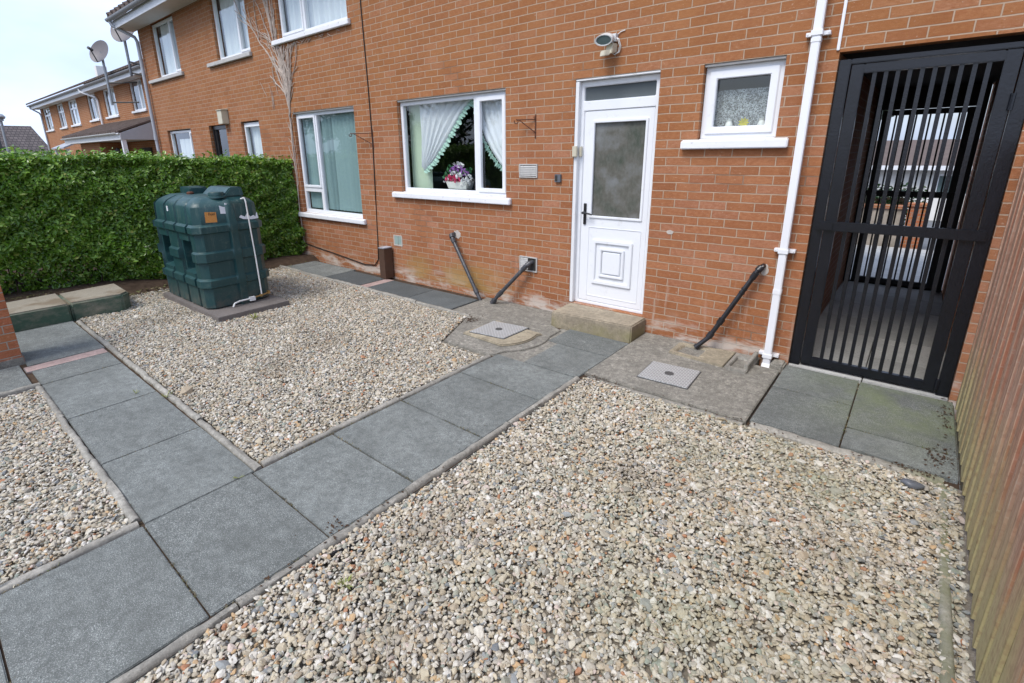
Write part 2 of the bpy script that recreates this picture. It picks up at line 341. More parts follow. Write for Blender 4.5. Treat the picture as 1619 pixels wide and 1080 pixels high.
cloth('lace_mint', (.60, .82, .72), (.48, .70, .62), .15, alpha=lambda t, p: t.ramp(t.voro(p, 75), [(.22, .35), (.4, 1.)]))
cloth('lace_grey', (.80, .84, .88), (.68, .73, .78), .15, alpha=lambda t, p: t.ramp(t.noise(p, 62, 3, .7, 1.5), [(.40, .12), (.60, .75)]))

def tread_mat():
    t = NT('tread_plate'); p = t.pos(); x, y, z = t.sep(p)
    a = t.map(p, (1, 1, 1), rot=(0, 0, R(45)))
    ax, ay, az_ = t.sep(a)
    k = 2*PI/.028
    s1 = t.math('SINE', t.math('MULTIPLY', ax, k)); s2 = t.math('SINE', t.math('MULTIPLY', ay, k))
    h = t.math('MAXIMUM', t.math('MULTIPLY', t.ramp(s1, [(.55, 0.), (.9, 1.)]), t.ramp(s2, [(.5, 1.), (.52, 0.)])), t.math('MULTIPLY', t.ramp(s2, [(.55, 0.), (.9, 1.)]), t.ramp(s1, [(.5, 1.), (.52, 0.)])))
    c = t.mix(t.noise(p, 9, 5, .6), (.38, .395, .395), (.25, .26, .255)); c = t.mix(h, c, (.62, .63, .63))
    t.bsdf(c, .5, .5, .25, normal=t.bump(h, .6, .003)); MAT['tread'] = t.m
tread_mat()
def ground_mat():
    t = NT('ground_earth'); p = t.pos()
    c = t.mix(t.noise(p, .8, 5), (.10, .085, .06), (.06, .07, .035)); c = t.mix(t.noise(p, 14, 4), c, (.13, .115, .085))
    t.bsdf(c, .95, .1, normal=t.bump(t.noise(p, 20, 5, .7), .6, .02)); MAT['ground'] = t.m
ground_mat()
def tiles_mat():
    t = NT('far_tiles'); p = t.pos(); x, y, z = t.sep(p)
    b = t.n.new('ShaderNodeTexBrick'); t.put(b.inputs['Vector'], t.comb(y, z, 0.)); b.offset = .5
    for k, q in (('Color1', (.10, .085, .082, 1)), ('Color2', (.15, .125, .12, 1)), ('Mortar', (.045, .04, .04, 1)), ('Scale', 1.), ('Mortar Size', .025), ('Mortar Smooth', .2), ('Brick Width', .3), ('Row Height', .22)): b.inputs[k].default_value = q
    t.bsdf(b.outputs['Color'], .8, .2); MAT['far_tiles'] = t.m
tiles_mat()

# ------------------------------------------------------------------ mesh helpers
ORG = {}
class MB:
    def __init__(s): s.v = []; s.f = []; s.mi = []; s.m = 0
    def add(s, vs, fs, m=None):
        o = len(s.v); s.v += [tuple(map(float, q)) for q in vs]; s.f += [tuple(o+i for i in f) for f in fs]; s.mi += [s.m if m is None else m]*len(fs); return s
    def box(s, x0, x1, y0, y1, z0, z1, m=None):
        vs = [(x0, y0, z0), (x1, y0, z0), (x1, y1, z0), (x0, y1, z0), (x0, y0, z1), (x1, y0, z1), (x1, y1, z1), (x0, y1, z1)]
        return s.add(vs, [(0, 3, 2, 1), (4, 5, 6, 7), (0, 1, 5, 4), (1, 2, 6, 5), (2, 3, 7, 6), (3, 0, 4, 7)], m)
    def hexa(s, q, m=None):   # 8 corner points: bottom ring, top ring
        return s.add(q, [(0, 3, 2, 1), (4, 5, 6, 7), (0, 1, 5, 4), (1, 2, 6, 5), (2, 3, 7, 6), (3, 0, 4, 7)], m)
    def prism(s, poly, z0, z1, m=None):
        n = len(poly); vs = [(x, y, z0) for x, y in poly]+[(x, y, z1) for x, y in poly]
        return s.add(vs, [tuple(range(n-1, -1, -1)), tuple(range(n, 2*n))]+[(i, (i+1) % n, n+(i+1) % n, n+i) for i in range(n)], m)
    def tube(s, pts, r, n=10, m=None, caps=True):
        pts = [Vector(p) for p in pts]; k = len(pts); rr = r if hasattr(r, '__len__') else [r]*k
        vs = []; ref = Vector((0, 0, 1))
        for i, p in enumerate(pts):
            d = (pts[min(i+1, k-1)]-pts[max(i-1, 0)]).normalized()
            a = d.cross(ref)
            if a.length < .05: a = d.cross(Vector((0, 1, 0)))
            a.normalize(); b = d.cross(a)
            for j in range(n):
                t = 2*PI*j/n; vs.append(p+rr[i]*(math.cos(t)*a+math.sin(t)*b))
        fs = [(i*n+j, i*n+(j+1) % n, (i+1)*n+(j+1) % n, (i+1)*n+j) for i in range(k-1) for j in range(n)]
        if caps: fs += [tuple(range(n-1, -1, -1)), tuple(range((k-1)*n, k*n))]
        return s.add(vs, fs, m)
    def lathe(s, prof, c, n=20, m=None, axis='z'):
        vs = []
        for r, h in prof:
            for j in range(n):
                t = 2*PI*j/n; a, b = r*math.cos(t), r*math.sin(t)
                vs.append((c[0]+a, c[1]+b, c[2]+h) if axis == 'z' else (c[0]+a, c[1]-h, c[2]+b) if axis == 'y' else (c[0]+h, c[1]+a, c[2]+b))
        k = len(prof)
        fs = [(i*n+j, i*n+(j+1) % n, (i+1)*n+(j+1) % n, (i+1)*n+j) for i in range(k-1) for j in range(n)]
        fs += [tuple(range(n-1, -1, -1)), tuple(range((k-1)*n, k*n))]
        return s.add(vs, fs, m)
    def plate(s, x0, x1, z0, z1, holes, yf, yb, m=None, back=True, edge=True):
        """upright plate facing -y with rectangular holes and their reveals"""
        xs = sorted({x0, x1} | {q for h in holes for q in h[:2]}); zs = sorted({z0, z1} | {q for h in holes for q in h[2:4]})
        def hole(xa, za): return any(h[0]-1e-6 < xa < h[1]-1e-6 and h[2]-1e-6 < za < h[3]-1e-6 for h in holes)
        idx = {}; vs = []
        def V(i, j, y):
            k = (i, j, y)
            if k not in idx: idx[k] = len(vs); vs.append((xs[i], y, zs[j]))
            return idx[k]
        fs = []; nx, nz = len(xs)-1, len(zs)-1
        solid = [[not hole(xs[i], zs[j]) for j in range(nz)] for i in range(nx)]
        for i in range(nx):
            for j in range(nz):
                if not solid[i][j]: continue
                fs.append((V(i, j, yf), V(i+1, j, yf), V(i+1, j+1, yf), V(i, j+1, yf)))
                if back: fs.append((V(i, j, yb), V(i, j+1, yb), V(i+1, j+1, yb), V(i+1, j, yb)))
                for di, dj, e in ((-1, 0, ((i, j), (i, j+1))), (1, 0, ((i+1, j+1), (i+1, j))), (0, -1, ((i+1, j), (i, j))), (0, 1, ((i, j+1), (i+1, j+1)))):
                    a, b = i+di, j+dj; out = not (0 <= a < nx and 0 <= b < nz)
                    if (out and edge) or (not out and not solid[a][b]):
                        (p, q), (r, t) = e; fs.append((V(p, q, yf), V(r, t, yf), V(r, t, yb), V(p, q, yb)))
        return s.add(vs, fs, m)
    def build(s, name, mats, parent=None, bevel=0., seg=2, smooth=40, origin=None):
        if isinstance(mats, str): mats = [mats]
        base = ORG.get(parent.name, Vector()) if parent else None
        v = np.array(s.v)
        if parent is None:
            base = Vector(origin) if origin is not None else Vector(((v[:, 0].min()+v[:, 0].max())/2, (v[:, 1].min()+v[:, 1].max())/2, v[:, 2].min()))
        v = v-np.array(base)
        me = bpy.data.meshes.new(name); me.from_pydata(v.tolist(), [], s.f)
        for q in mats: me.materials.append(MAT[q])
        if len(mats) > 1: me.polygons.foreach_set('material_index', s.mi)
        bm = bmesh.new(); bm.from_mesh(me)
        if 'glass' not in name and name != 'fanlight': bmesh.ops.recalc_face_normals(bm, faces=bm.faces)
        if bevel:
            bm.edges.ensure_lookup_table()
            es = [e for e in bm.edges if len(e.link_faces) == 2 and e.calc_face_angle(0) > .5]
            bmesh.ops.bevel(bm, geom=es, offset=bevel, segments=seg, affect='EDGES', clamp_overlap=True)
        bm.to_mesh(me); bm.free()
        if smooth: me.polygons.foreach_set('use_smooth', [True]*len(me.polygons)); me.set_sharp_from_angle(angle=R(smooth))
        me.update()
        o = bpy.data.objects.new(name, me); COL.objects.link(o)
        if parent: o.parent = parent; ORG[o.name] = base
        else: o.location = base; ORG[o.name] = base
        return o
def thing(name, label, cat, loc, group=None, parent=None):
    o = bpy.data.objects.new(name, None); COL.objects.link(o); o.empty_display_size = .1
    if parent: o.parent = parent; o.location = Vector(loc)-ORG[parent.name]
    else: o.location = loc
    ORG[o.name] = Vector(loc)
    if label: o['label'] = label; o['category'] = cat
    if group: o['group'] = group
    return o
def tag(o, label, cat, group=None):
    o['label'] = label; o['category'] = cat
    if group: o['group'] = group
    return o
def struct(o): o['kind'] = 'structure'; return o
def raw_mesh(name, v, f4=None, f3=None, mat='soil', smooth=True, parent=None):
    """fast numpy mesh; faces all quads or all triangles"""
    f = f4 if f4 is not None else f3; k = f.shape[1]
    me = bpy.data.meshes.new(name); me.vertices.add(len(v)); me.vertices.foreach_set('co', v.astype(np.float32).ravel())
    me.loops.add(f.size); me.loops.foreach_set('vertex_index', f.astype(np.int32).ravel())
    me.polygons.add(len(f)); me.polygons.foreach_set('loop_start', np.arange(0, f.size, k, dtype=np.int32))
    me.polygons.foreach_set('use_smooth', np.full(len(f), smooth)); me.materials.append(MAT[mat]); me.update(calc_edges=True); me.validate()
    o = bpy.data.objects.new(name, me); COL.objects.link(o)
    if parent: o.parent = parent; o.location = -ORG[parent.name]
    return o

# ------------------------------------------------------------------ ground
g = MB()
g.box(-300, 300, -200, 4.6, -.6, -.14)
g.add([(-300, 4.6, -.14), (300, 4.6, -.14), (300, 40, -2.6), (-300, 40, -2.6), (-300, 400, -4), (300, 400, -4)], [(0, 1, 2, 3), (3, 2, 5, 4)])
struct(g.build('ground', 'ground', smooth=0, origin=(0, 0, 0)))

# ------------------------------------------------------------------ main terrace
house = thing('terraced_house', 'long orange brick two storey terraced house with white back door and gated passage', 'house', (0, 0, 0))
HX0, HX1, HZ = -12.8, 9.0, 4.70
WIN = {  # x0,x1,z0,z1
 'living': (-6.30, -4.585, .83, 2.475), 'kitchen': (-3.615, -1.755, 1.28, 2.475), 'small': (.375, .985, 1.872, 2.475),
 'up_living': (-6.43, -4.545, 3.60, 4.68), 'up_mid': (-8.79, -7.44, 3.55, 4.68), 'up_end': (-12.0, -10.62, 3.55, 4.68),
 'low_end': (-12.1, -10.68, .85, 2.4), 'low_mid': (-8.22, -7.5, .85, 2.42)}
DOOR = (-.865, .0, .165, 2.475); GATE = (1.325, 2.365, -.14, 2.45); SIDE = (-9.70, -8.90, .1, 2.41)
holes = list(WIN.values())+[DOOR, GATE, SIDE]
wb = MB(); wb.plate(HX0, HX1, -.14, HZ, holes, 0, .13, back=False, edge=False)
wb.add([(HX0, 0, -.14), (HX0, 3.8, -.14), (HX0, 3.8, HZ), (HX0, 0, HZ)], [(0, 3, 2, 1)])
wb.build('wall', 'brick', house, smooth=0)
bw = MB(); bw.plate(HX0, HX1, -.6, HZ, [(1.325, 2.365, -.3, 2.45)], 3.8, 3.95, edge=True); bw.build('rear_wall', 'brick_far', house, smooth=0)
# lintel strip (thin grey and off-white trim) over openings
lt = MB()
for k in ('living', 'kitchen', 'small'):
    a = WIN[k]; lt = MB(); lt.box(a[0]+.002, a[1]-.002, .012, .1, 2.452, 2.473); lt.build('lintel', 'sill_grey', house, bevel=.003)
lt = MB(); lt.box(DOOR[0]+.002, DOOR[1]-.002, .004, .1, 2.455, 2.473); lt.build('lintel', 'upvc_old', house, bevel=.003)
rooms = MB()
for k, (x0, x1, z0, z1) in list(WIN.items())+[('side', SIDE)]:
    x0 -= .25; x1 += .25; z0 -= .3; z1 += .1; y0, y1 = .135, 1.7
    v = [(x0, y0, z0), (x1, y0, z0), (x1, y1, z0), (x0, y1, z0), (x0, y0, z1), (x1, y0, z1), (x1, y1, z1), (x0, y1, z1)]
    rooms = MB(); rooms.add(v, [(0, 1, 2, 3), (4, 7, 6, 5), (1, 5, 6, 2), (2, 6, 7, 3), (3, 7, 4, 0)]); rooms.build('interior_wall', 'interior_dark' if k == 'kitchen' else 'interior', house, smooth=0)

def window(parent, rect, panes, yr=.055, mat='upvc', sill='sill_paint', sillz=None, sillx=(.13, .13), glass='glass', sash_w=.042, fr=.05):
    x0, x1, z0, z1 = rect; x0 += .004; x1 -= .004; z1 -= .022; z0 += .004
    wn_ = thing('window', None, None, ((x0+x1)/2, yr, z0), parent=parent)
    fb = MB(); hs = [(max(p[0], x0+fr), min(p[1], x1-fr), max(p[2], z0+fr), min(p[3], z1-fr), p[4]) for p in panes]
    fb.plate(x0, x1, z0, z1, [h[:4] for h in hs], yr, yr+.065)
    gb = MB()
    for a, b, c, d, sash in hs:
        if sash:
            e = .012; fb.plate(a-e, b+e, c-e, d+e, [(a+sash_w-e, b-sash_w+e, c+sash_w-e, d-sash_w+e)], yr-.014, yr+.03)
            a += sash_w-e; b -= sash_w-e; c += sash_w-e; d -= sash_w-e
        gb.add([(a-.004, yr+.03, c-.004), (b+.004, yr+.03, c-.004), (b+.004, yr+.03, d+.004), (a-.004, yr+.03, d+.004)], [(0, 1, 2, 3)])
    fb.build('frame', mat, wn_, bevel=.005); gb.build('glass', glass, wn_, smooth=0)
    if sill:
        zt = rect[2] if sillz is None else sillz
        sb = MB(); a, b = rect[0]-sillx[0], rect[1]+sillx[1]
        sb.hexa([(a, -.055, zt-.075), (b, -.055, zt-.075), (b, -.002, zt-.075), (a, -.002, zt-.075), (a, -.055, zt-.006), (b, -.055, zt-.006), (b, -.002, zt+.004), (a, -.002, zt+.004)])
        sb.hexa([(rect[0]+.004, -.004, zt-.06), (rect[1]-.004, -.004, zt-.06), (rect[1]-.004, .06, zt-.06), (rect[0]+.004, .06, zt-.06), (rect[0]+.004, -.004, zt+.0035), (rect[1]-.004, -.004, zt+.0035), (rect[1]-.004, .06, zt+.012), (rect[0]+.004, .06, zt+.012)])
        sb.build('sill', sill, wn_, bevel=.008)
    return wn_
W_ = WIN['living']; window(house, W_, [(-9, -5.735, 1.27, 9, True), (-9, -5.765, .5, 1.185, False), (-5.685, 9, .5, 9, False)], sillz=.825, sillx=(.12, .09))
window(house, WIN['kitchen'], [(-9, -2.285, 0, 9, False), (-2.215, 9, 0, 9, True)], sillz=1.275, sillx=(.17, .085), sash_w=.05)
window(house, WIN['small'], [(-9, 9, 0, 9, True)], sillz=1.868, sillx=(.125, .10), sash_w=.06)
window(house, WIN['up_living'], [(-9, -5.755, 0, 9, True), (-5.69, 9, 0, 9, False)], sillz=3.595, sillx=(.17, .075))
window(house, WIN['up_mid'], [(-19, -7.93, 0, 9, False), (-7.87, 9, 0, 9, True)], sill='sill_grey', sillz=3.545, sillx=(.40, .05))
window(house, WIN['up_end'], [(-19, -11.06, 0, 9, False), (-11.0, 9, 0, 9, True)], sill='sill_grey', sillz=3.545, sillx=(.55, .13))
window(house, WIN['low_end'], [(-19, -10.95, 0, 9, False), (-10.89, 9, 0, 9, True)], sill='sill_grey')
window(house, WIN['low_mid'], [(-19, 9, 0, 9, True)], sill='sill_grey')

# white back door
dr = thing('door', None, None, (-.43, .06, .165), parent=house)
x0, x1, z0, z1 = DOOR; yd = .058
fb = MB(); fb.plate(x0+.003, x1-.003, z0, z1-.022, [(-.795, -.055, 2.27, 2.40), (-.785, -.048, z0+.035, 2.175)], yd, yd+.07); fb.build('door_frame', 'upvc', dr, bevel=.006)
lb = MB(); lx0, lx1, lz0, lz1 = -.783, -.050, z0+.038, 2.172
lb.plate(lx0, lx1, lz0, lz1, [(-.675, -.115, 1.125, 2.07)], yd+.006, yd+.05)
lb.plate(-.687, -.103, 1.113, 2.082, [(-.662, -.128, 1.138, 2.057)], yd-.006, yd+.02)
lb.plate(-.69, -.10, lz0+.06, 1.02, [(-.68, -.11, lz0+.07, 1.01)], yd+.001, yd+.02)
lb.build('door_leaf', 'upvc', dr, bevel=.004)
pb = MB()
for (a, b, c, d, y0, y1) in ((-.628, -.178, .41, .89, yd-.012, yd+.008), (-.575, -.232, .463, .837, yd-.002, yd+.008), (-.545, -.262, .493, .807, yd-.014, yd+.007), (-.505, -.302, .533, .767, yd-.019, yd+.007)):
    if (y0, y1) == (yd-.012, yd+.008): pb.plate(a, b, c, d, [(a+.04, b-.04, c+.04, d-.04)], y0, y1)
    elif y0 == yd-.002: continue
    elif y0 == yd-.014: pb.plate(a, b, c, d, [(a+.03, b-.03, c+.03, d-.03)], y0, y1)
    else: pb.box(a, b, y0+.008, y1, c, d)
pb.build('panel_moulding', 'upvc', dr, bevel=.006)
gb = MB(); gb.add([(-.68, yd+.025, 1.12), (-.11, yd+.025, 1.12), (-.11, yd+.025, 2.075), (-.68, yd+.025, 2.075)], [(0, 1, 2, 3)]); gb.build('door_glass', 'obscured_glass', dr, smooth=0); gb = MB()
gb.add([(-.80, yd+.03, 2.265), (-.05, yd+.03, 2.265), (-.05, yd+.03, 2.405), (-.80, yd+.03, 2.405)], [(0, 1, 2, 3)]); gb.build('fanlight', 'fanlight_glass', dr, smooth=0)
hb = MB(); hb.box(-.752, -.722, yd-.008, yd+.006, 1.04, 1.26); hb.lathe([(.014, 0), (.014, .05)], (-.737, yd-.006, 1.165), 12, axis='y')
hb.tube([(-.737, yd-.052, 1.165), (-.70, yd-.056, 1.165), (-.655, yd-.054, 1.158), (-.625, yd-.05, 1.150)], [.011, .011, .010, .008], 8); hb.lathe([(.011, 0), (.009, .012)], (-.737, yd-.006, 1.09), 12, axis='y')
hb.build('handle', 'black_plastic', dr, bevel=.003)
cb = MB(); cb.box(-.798, -.786, yd-.012, yd+.001, .2, 2.44)
sb = MB(); sb.box(x0+.001, x0+.04, .004, yd+.003, .17, 2.45); sb.build('door_trim', 'upvc_old', dr, bevel=.003)
db = MB(); db.box(-9.69, -9.64, .06, .13, .1, 2.40); db.box(-8.96, -8.91, .06, .13, .1, 2.40); db.box(-9.64, -8.96, .06, .13, 2.33, 2.40); db.box(-9.64, -8.96, .08, .12, .1, 1.35); db.box(-9.64, -9.56, .08, .12, 1.35, 2.33); db.box(-9.04, -8.96, .08, .12, 1.35, 2.33)
sdoor = db.build('side_door', 'black_plastic', house, bevel=.004)
gb = MB(); gb.add([(-9.56, .1, 1.35), (-9.04, .1, 1.35), (-9.04, .1, 2.33), (-9.56, .1, 2.33)], [(0, 1, 2, 3)]); gb.build('door_glass', 'glass', sdoor, smooth=0)

# vents, airbrick
def louvre(name, x0, x1, z0, z1, n, parent, broken=None):
    b = MB(); b.plate(x0, x1, z0, z1, [(x0+.014, x1-.014, z0+.014, z1-.014)], -.014, .002)
    b.box(x0+.012, x1-.012, -.002, .004, z0+.012, z1-.012, 1)
    xe = x1-.014 if not broken else broken
    for i in range(n):
        z = z0+.02+(z1-z0-.04)*(i+.5)/n; h = (z1-z0)/n*.30
        b.hexa([(x0+.014, -.016, z-h), (xe, -.016, z-h), (xe, -.002, z-h+.004), (x0+.014, -.002, z-h+.004), (x0+.014, -.008, z+h), (xe, -.008, z+h), (xe, -.002, z+h+.004), (x0+.014, -.002, z+h+.004)])
    return b.build(name, ['vent_white', 'vent_dark'], parent, bevel=.0015)
louvre('air_vent', -1.558, -1.310, 1.513, 1.662, 6, house); louvre('air_vent', -1.552, -1.30, .438, .615, 7, house, broken=-1.43)
b = MB(); b.plate(-3.875, -3.68, .49, .65, [(-3.85, -3.70, .51, .635)], -.006, .004); b.box(-3.852, -3.698, -.002, .003, .508, .637, 1); b.box(-3.785, -3.77, -.008, -.001, .512, .633, 1); b.build('air_brick', ['plaster_patch', 'vent_glass'], house, bevel=.003)
def patch(cx, cz, rx, rz):
    b = MB(); n = 16; ring = [(cx+rx*math.cos(2*PI*i/n)*random.uniform(.7, 1.1), cz+rz*math.sin(2*PI*i/n)*random.uniform(.7, 1.1)) for i in range(n)]
    b.add([(x, -.0035, z) for x, z in ring]+[(x, .002, z) for x, z in ring], [tuple(range(n))]+[(i, n+i, n+(i+1) % n, (i+1) % n) for i in range(n)]); b.build('mortar_patch', 'plaster_patch', house, smooth=0)
patch(-2.575, .77, .075, .06); patch(1.045, .80, .035, .055); patch(.205, 1.045, .04, .02)

# rain pipe, gutter, fascia, roof
b = MB(); b.box(1.150, 1.207, -.105, -.045, -.02, 4.72); b.box(1.147, 1.21, -.108, -.042, .62, .67); b.box(1.147, 1.21, -.108, -.042, 2.52, 2.56)
b.hexa([(1.155, -.19, -.125), (1.222, -.19, -.125), (1.222, -.09, -.125), (1.155, -.09, -.125), (1.146, -.109, .005), (1.211, -.109, .005), (1.211, -.041, .005), (1.146, -.041, .005)])
dp = b.build('downpipe', 'pipe_white', house, bevel=.006)
for zc in (2.585, .985, .07):
    b = MB(); b.box(1.142, 1.215, -.112, -.04, zc-.018, zc+.018); b.box(1.102, 1.255, -.05, -.002, zc-.014, zc+.014)
    b.lathe([(.006, 0), (.006, .004)], (1.112, -.05, zc), 8, axis='y'); b.lathe([(.006, 0), (.006, .004)], (1.245, -.05, zc), 8, axis='y'); b.build('bracket', 'pipe_white', dp, bevel=.004)
b = MB(); b.box(1.303, 1.322, -.014, -.001, 2.462, 4.7); b.build('conduit', 'pipe_white', house, bevel=.003)
b = MB(); b.box(HX0-.25, HX1, -.42, -.40, 4.655, 4.83); b.build('fascia', 'fascia_white', house, bevel=.004)
b = MB(); b.box(HX0-.25, HX1, -.398, 0.0, 4.668, 4.684); b.build('soffit', 'soffit_white', house)
def gutter(b, x0, x1, y, z, r=.062, m=None):
    n = 9; pts = [(y+r*math.cos(PI+PI*i/(n-1)), z+r*math.sin(PI+PI*i/(n-1))) for i in range(n)]; inn = [(y+(r-.005)*math.cos(PI+PI*i/(n-1)), z+(r-.005)*math.sin(PI+PI*i/(n-1))) for i in range(n)][::-1]
    ring = pts+inn; k = len(ring)
    b.add([(x0, p, q) for p, q in ring]+[(x1, p, q) for p, q in ring], [(i, (i+1) % k, k+(i+1) % k, k+i) for i in range(k)]+[tuple(range(k)), tuple(range(2*k-1, k-1, -1))], m)
b = MB(); gutter(b, HX0-.25, HX1, -.487, 4.86); b.build('gutter', 'gutter_grey', house)
def gable_roof(b, x0, x1, y0, y1, z0, rise, th=.05, corr=.3):
    ym = (y0+y1)/2; n = int((x1-x0)/corr); vs = []; fs = []
    # each slope as a slab with a tile-end wave along its eave
    for (ya, yb, za, zb) in ((y0, ym, z0, z0+rise), (ym, y1, z0+rise, z0)):
        b.hexa([(x0, ya, za), (x1, ya, za), (x1, yb, zb), (x0, yb, zb), (x0, ya, za+th), (x1, ya, za+th), (x1, yb, zb+th), (x0, yb, zb+th)])
    for i in range(n):
        xa = x0+corr*i; b.tube([(xa+.1, y0-.02, z0+th*.75), (xa+.1, ym, z0+rise+th*.75)], .04, 6)
b = MB(); gable_roof(b, HX0-.2, HX1, -.50, 4.4, 4.90, 1.15); b.build('roof', 'roof_tile', house)
# grey rain pipe at the far end
b = MB(); b.tube([(HX0-.12, -.487, 4.80), (HX0-.10, -.47, 4.72), (HX0+.06, -.10, 4.50), (HX0+.08, -.07, 4.40), (HX0+.08, -.07, -.1)], .038, 10); b.lathe([(.048, 0), (.048, .12)], (HX0+.08, -.07, 2.2), 12)
b.lathe([(.048, 0), (.048, .1)], (HX0+.08, -.07, 1.5), 12); b.build('drainpipe', 'pipe_grey', house)
# passage through the house
b = MB()
for xw, s in ((1.325, 1), (2.365, -1)):
    b.add([(xw, .13, -.14), (xw, 3.8, -.14), (xw, 3.8, 2.45), (xw, .13, 2.45)], [(0, 1, 2, 3) if s > 0 else (0, 3, 2, 1)])
b.build('passage_wall', 'brick_far', house, smooth=0)
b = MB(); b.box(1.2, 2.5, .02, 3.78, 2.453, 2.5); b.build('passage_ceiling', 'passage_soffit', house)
b = MB()
for i, (a, c) in enumerate([(.0, .62), (.62, 1.22), (1.22, 1.82), (1.82, 2.42), (2.42, 3.02), (3.02, 3.62)]):
    b.box(1.33, 1.842, a+.004, c-.004, -.06, .004); b.box(1.85, 2.36, a+.004, c-.004, -.06, .004)
struct(b.build('passage_paving', 'passage_floor', bevel=.004))

# ------------------------------------------------------------------ net curtains, blinds and window ornaments
b = MB(); ys = .165
for i in range(11):                                                        # vertical blind slats behind the living room pane
    xc = -5.64+i*.098; a = R(46+random.uniform(-9, 9)); dx, dy = .047*math.cos(a), .047*math.sin(a)
    b.hexa([(xc-dx, ys-dy, .9), (xc+dx, ys+dy, .9), (xc+dx, ys+dy+.002, .9), (xc-dx, ys-dy+.002, .9), (xc-dx, ys-dy, 2.43), (xc+dx, ys+dy, 2.43), (xc+dx, ys+dy+.002, 2.43), (xc-dx, ys-dy+.002, 2.43)])
for i in range(5):
    xc = -6.2+i*.098; a = R(46+random.uniform(-9, 9)); dx, dy = .047*math.cos(a), .047*math.sin(a)
    b.hexa([(xc-dx, ys-dy, .9), (xc+dx, ys+dy, .9), (xc+dx, ys+dy+.002, .9), (xc-dx, ys-dy+.002, .9), (xc-dx, ys-dy, 2.43), (xc+dx, ys+dy, 2.43), (xc+dx, ys+dy+.002, 2.43), (xc-dx, ys-dy+.002, 2.43)])
b.box(-6.27, -4.6, .19, .25, 2.43, 2.46)
tag(b.build('vertical_blind', 'blind_teal'), 'pale teal vertical slat blind drawn across the large living room window', 'blind')
b = MB()
for i in range(9):
    xc = -3.585+i*.036; a = R(40); dx, dy = .04*math.cos(a), .04*math.sin(a)
    b.hexa([(xc-dx, .24-dy, 1.31), (xc+dx, .24+dy, 1.31), (xc+dx+.002, .24+dy, 1.31), (xc-dx+.002, .24-dy, 1.31), (xc-dx, .24-dy, 2.43), (xc+dx, .24+dy, 2.43), (xc+dx+.002, .24+dy, 2.43), (xc-dx+.002, .24-dy, 2.43)])
tag(b.build('vertical_blind', 'blind_green'), 'pale green vertical blind stacked at the left of the kitchen window', 'blind')
def swag(name, edge, xo, label, zt=2.43, y=.155, flip=False):
    """draped net: rows from top to tie; edge = polyline (x,z) of the hanging inner edge, xo = outer x"""
    ne, nr = 40, 70
    E = np.array(edge); tt = np.linspace(0, 1, len(E)); V = []; F = []
    for i in range(ne+1):                          # i across: 0 outer hem -> 1 inner edge
        f = i/ne
        for j in range(nr+1):
            g_ = j/nr; ex = np.interp(g_, tt, E[:, 0]); ez = np.interp(g_, tt, E[:, 1])
            ox = xo; oz = zt+(edge[-1][1]+.05-zt)*g_
            k = f**(1+.6*g_)
            x = ox+(ex-ox)*f; z = oz+(ez-oz)*k
            yy = y+.014*math.sin(f*38+g_*3)*(1-.3*g_)+.006*math.sin(f*83)
            V.append((x, yy, z))
    F = [(i*(nr+1)+j, (i+1)*(nr+1)+j, (i+1)*(nr+1)+j+1, i*(nr+1)+j+1) for i in range(ne) for j in range(nr)]
    b = MB(); b.add(V, F)
    o = tag(b.build(name, 'net_white', smooth=180), label, 'curtain')
    fr = MB(); V = []; n = 150; s = -1 if flip else 1   # gathered lace frill along the edge
    for j in range(n+1):
        g_ = j/n; ex = np.interp(g_, tt, E[:, 0]); ez = np.interp(g_, tt, E[:, 1]); ph = j*.95+1.3*math.sin(j*.21)+.8*math.sin(j*.57); w1 = .028+.008*math.sin(ph)+.005*math.sin(j*.33)
        for q in (0, .5, 1): V.append((ex+s*w1*2.0*q*.7, y-.006+.014*math.sin(ph+q), ez-w1*2.0*q*.75))
    fr.add(V, [(j*3+q, (j+1)*3+q, (j+1)*3+q+1, j*3+q+1) for j in range(n) for q in range(2)]); fr.build('lace_frill', 'lace_mint', o, smooth=180)
swag('net_curtain', [(-2.40, 2.43), (-2.58, 2.26), (-2.75, 2.07), (-2.92, 1.88), (-3.10, 1.70), (-3.30, 1.56)], -3.34, 'white net curtain with mint lace frill swept to the left of the kitchen window')
swag('net_curtain', [(-2.36, 2.43), (-2.30, 2.18), (-2.22, 1.98), (-2.12, 1.82), (-1.98, 1.66), (-1.86, 1.58)], -1.74, 'white net curtain with mint lace frill swept to the right behind the opening kitchen sash', flip=True)
def flat_net(rect, y, label, mat='net_pale', cat='curtain', amp=.02):
    x0, x1, z0, z1 = rect; n = int((x1-x0)/.02); V = []; F = []
    for i in range(n+1):
        x = x0+(x1-x0)*i/n
        for z in (z0, z1): V.append((x, y+amp*math.sin(i*.9)+.5*amp*math.sin(i*.37+1), z))
    b = MB(); b.add(V, [(2*i, 2*i+2, 2*i+3, 2*i+1) for i in range(n)]); return tag(b.build('net_curtain', mat, smooth=180), label, cat)
flat_net((-6.38, -4.60, 3.64, 4.66), .16, 'pale net curtain in the upstairs window beside the bare creeper')
flat_net((-8.72, -7.5, 3.58, 4.66), .16, 'pale curtain in the middle upstairs window of the near terrace')
flat_net((-11.85, -10.66, 3.58, 4.62), .16, 'pale curtain in the end upstairs window beside the grey drainpipe')
flat_net((-11.9, -10.72, .9, 2.2), .16, 'pale net in the downstairs end window just above the hedge')
flat_net((-8.17, -7.54, .9, 2.33), .16, 'pale net in the narrow downstairs window left of the living room')
b = MB(); V = []
flat_net((.43, .95, 1.93, 2.27), .15, 'patterned lace half curtain in the small square window', mat='lace_grey', amp=.008)
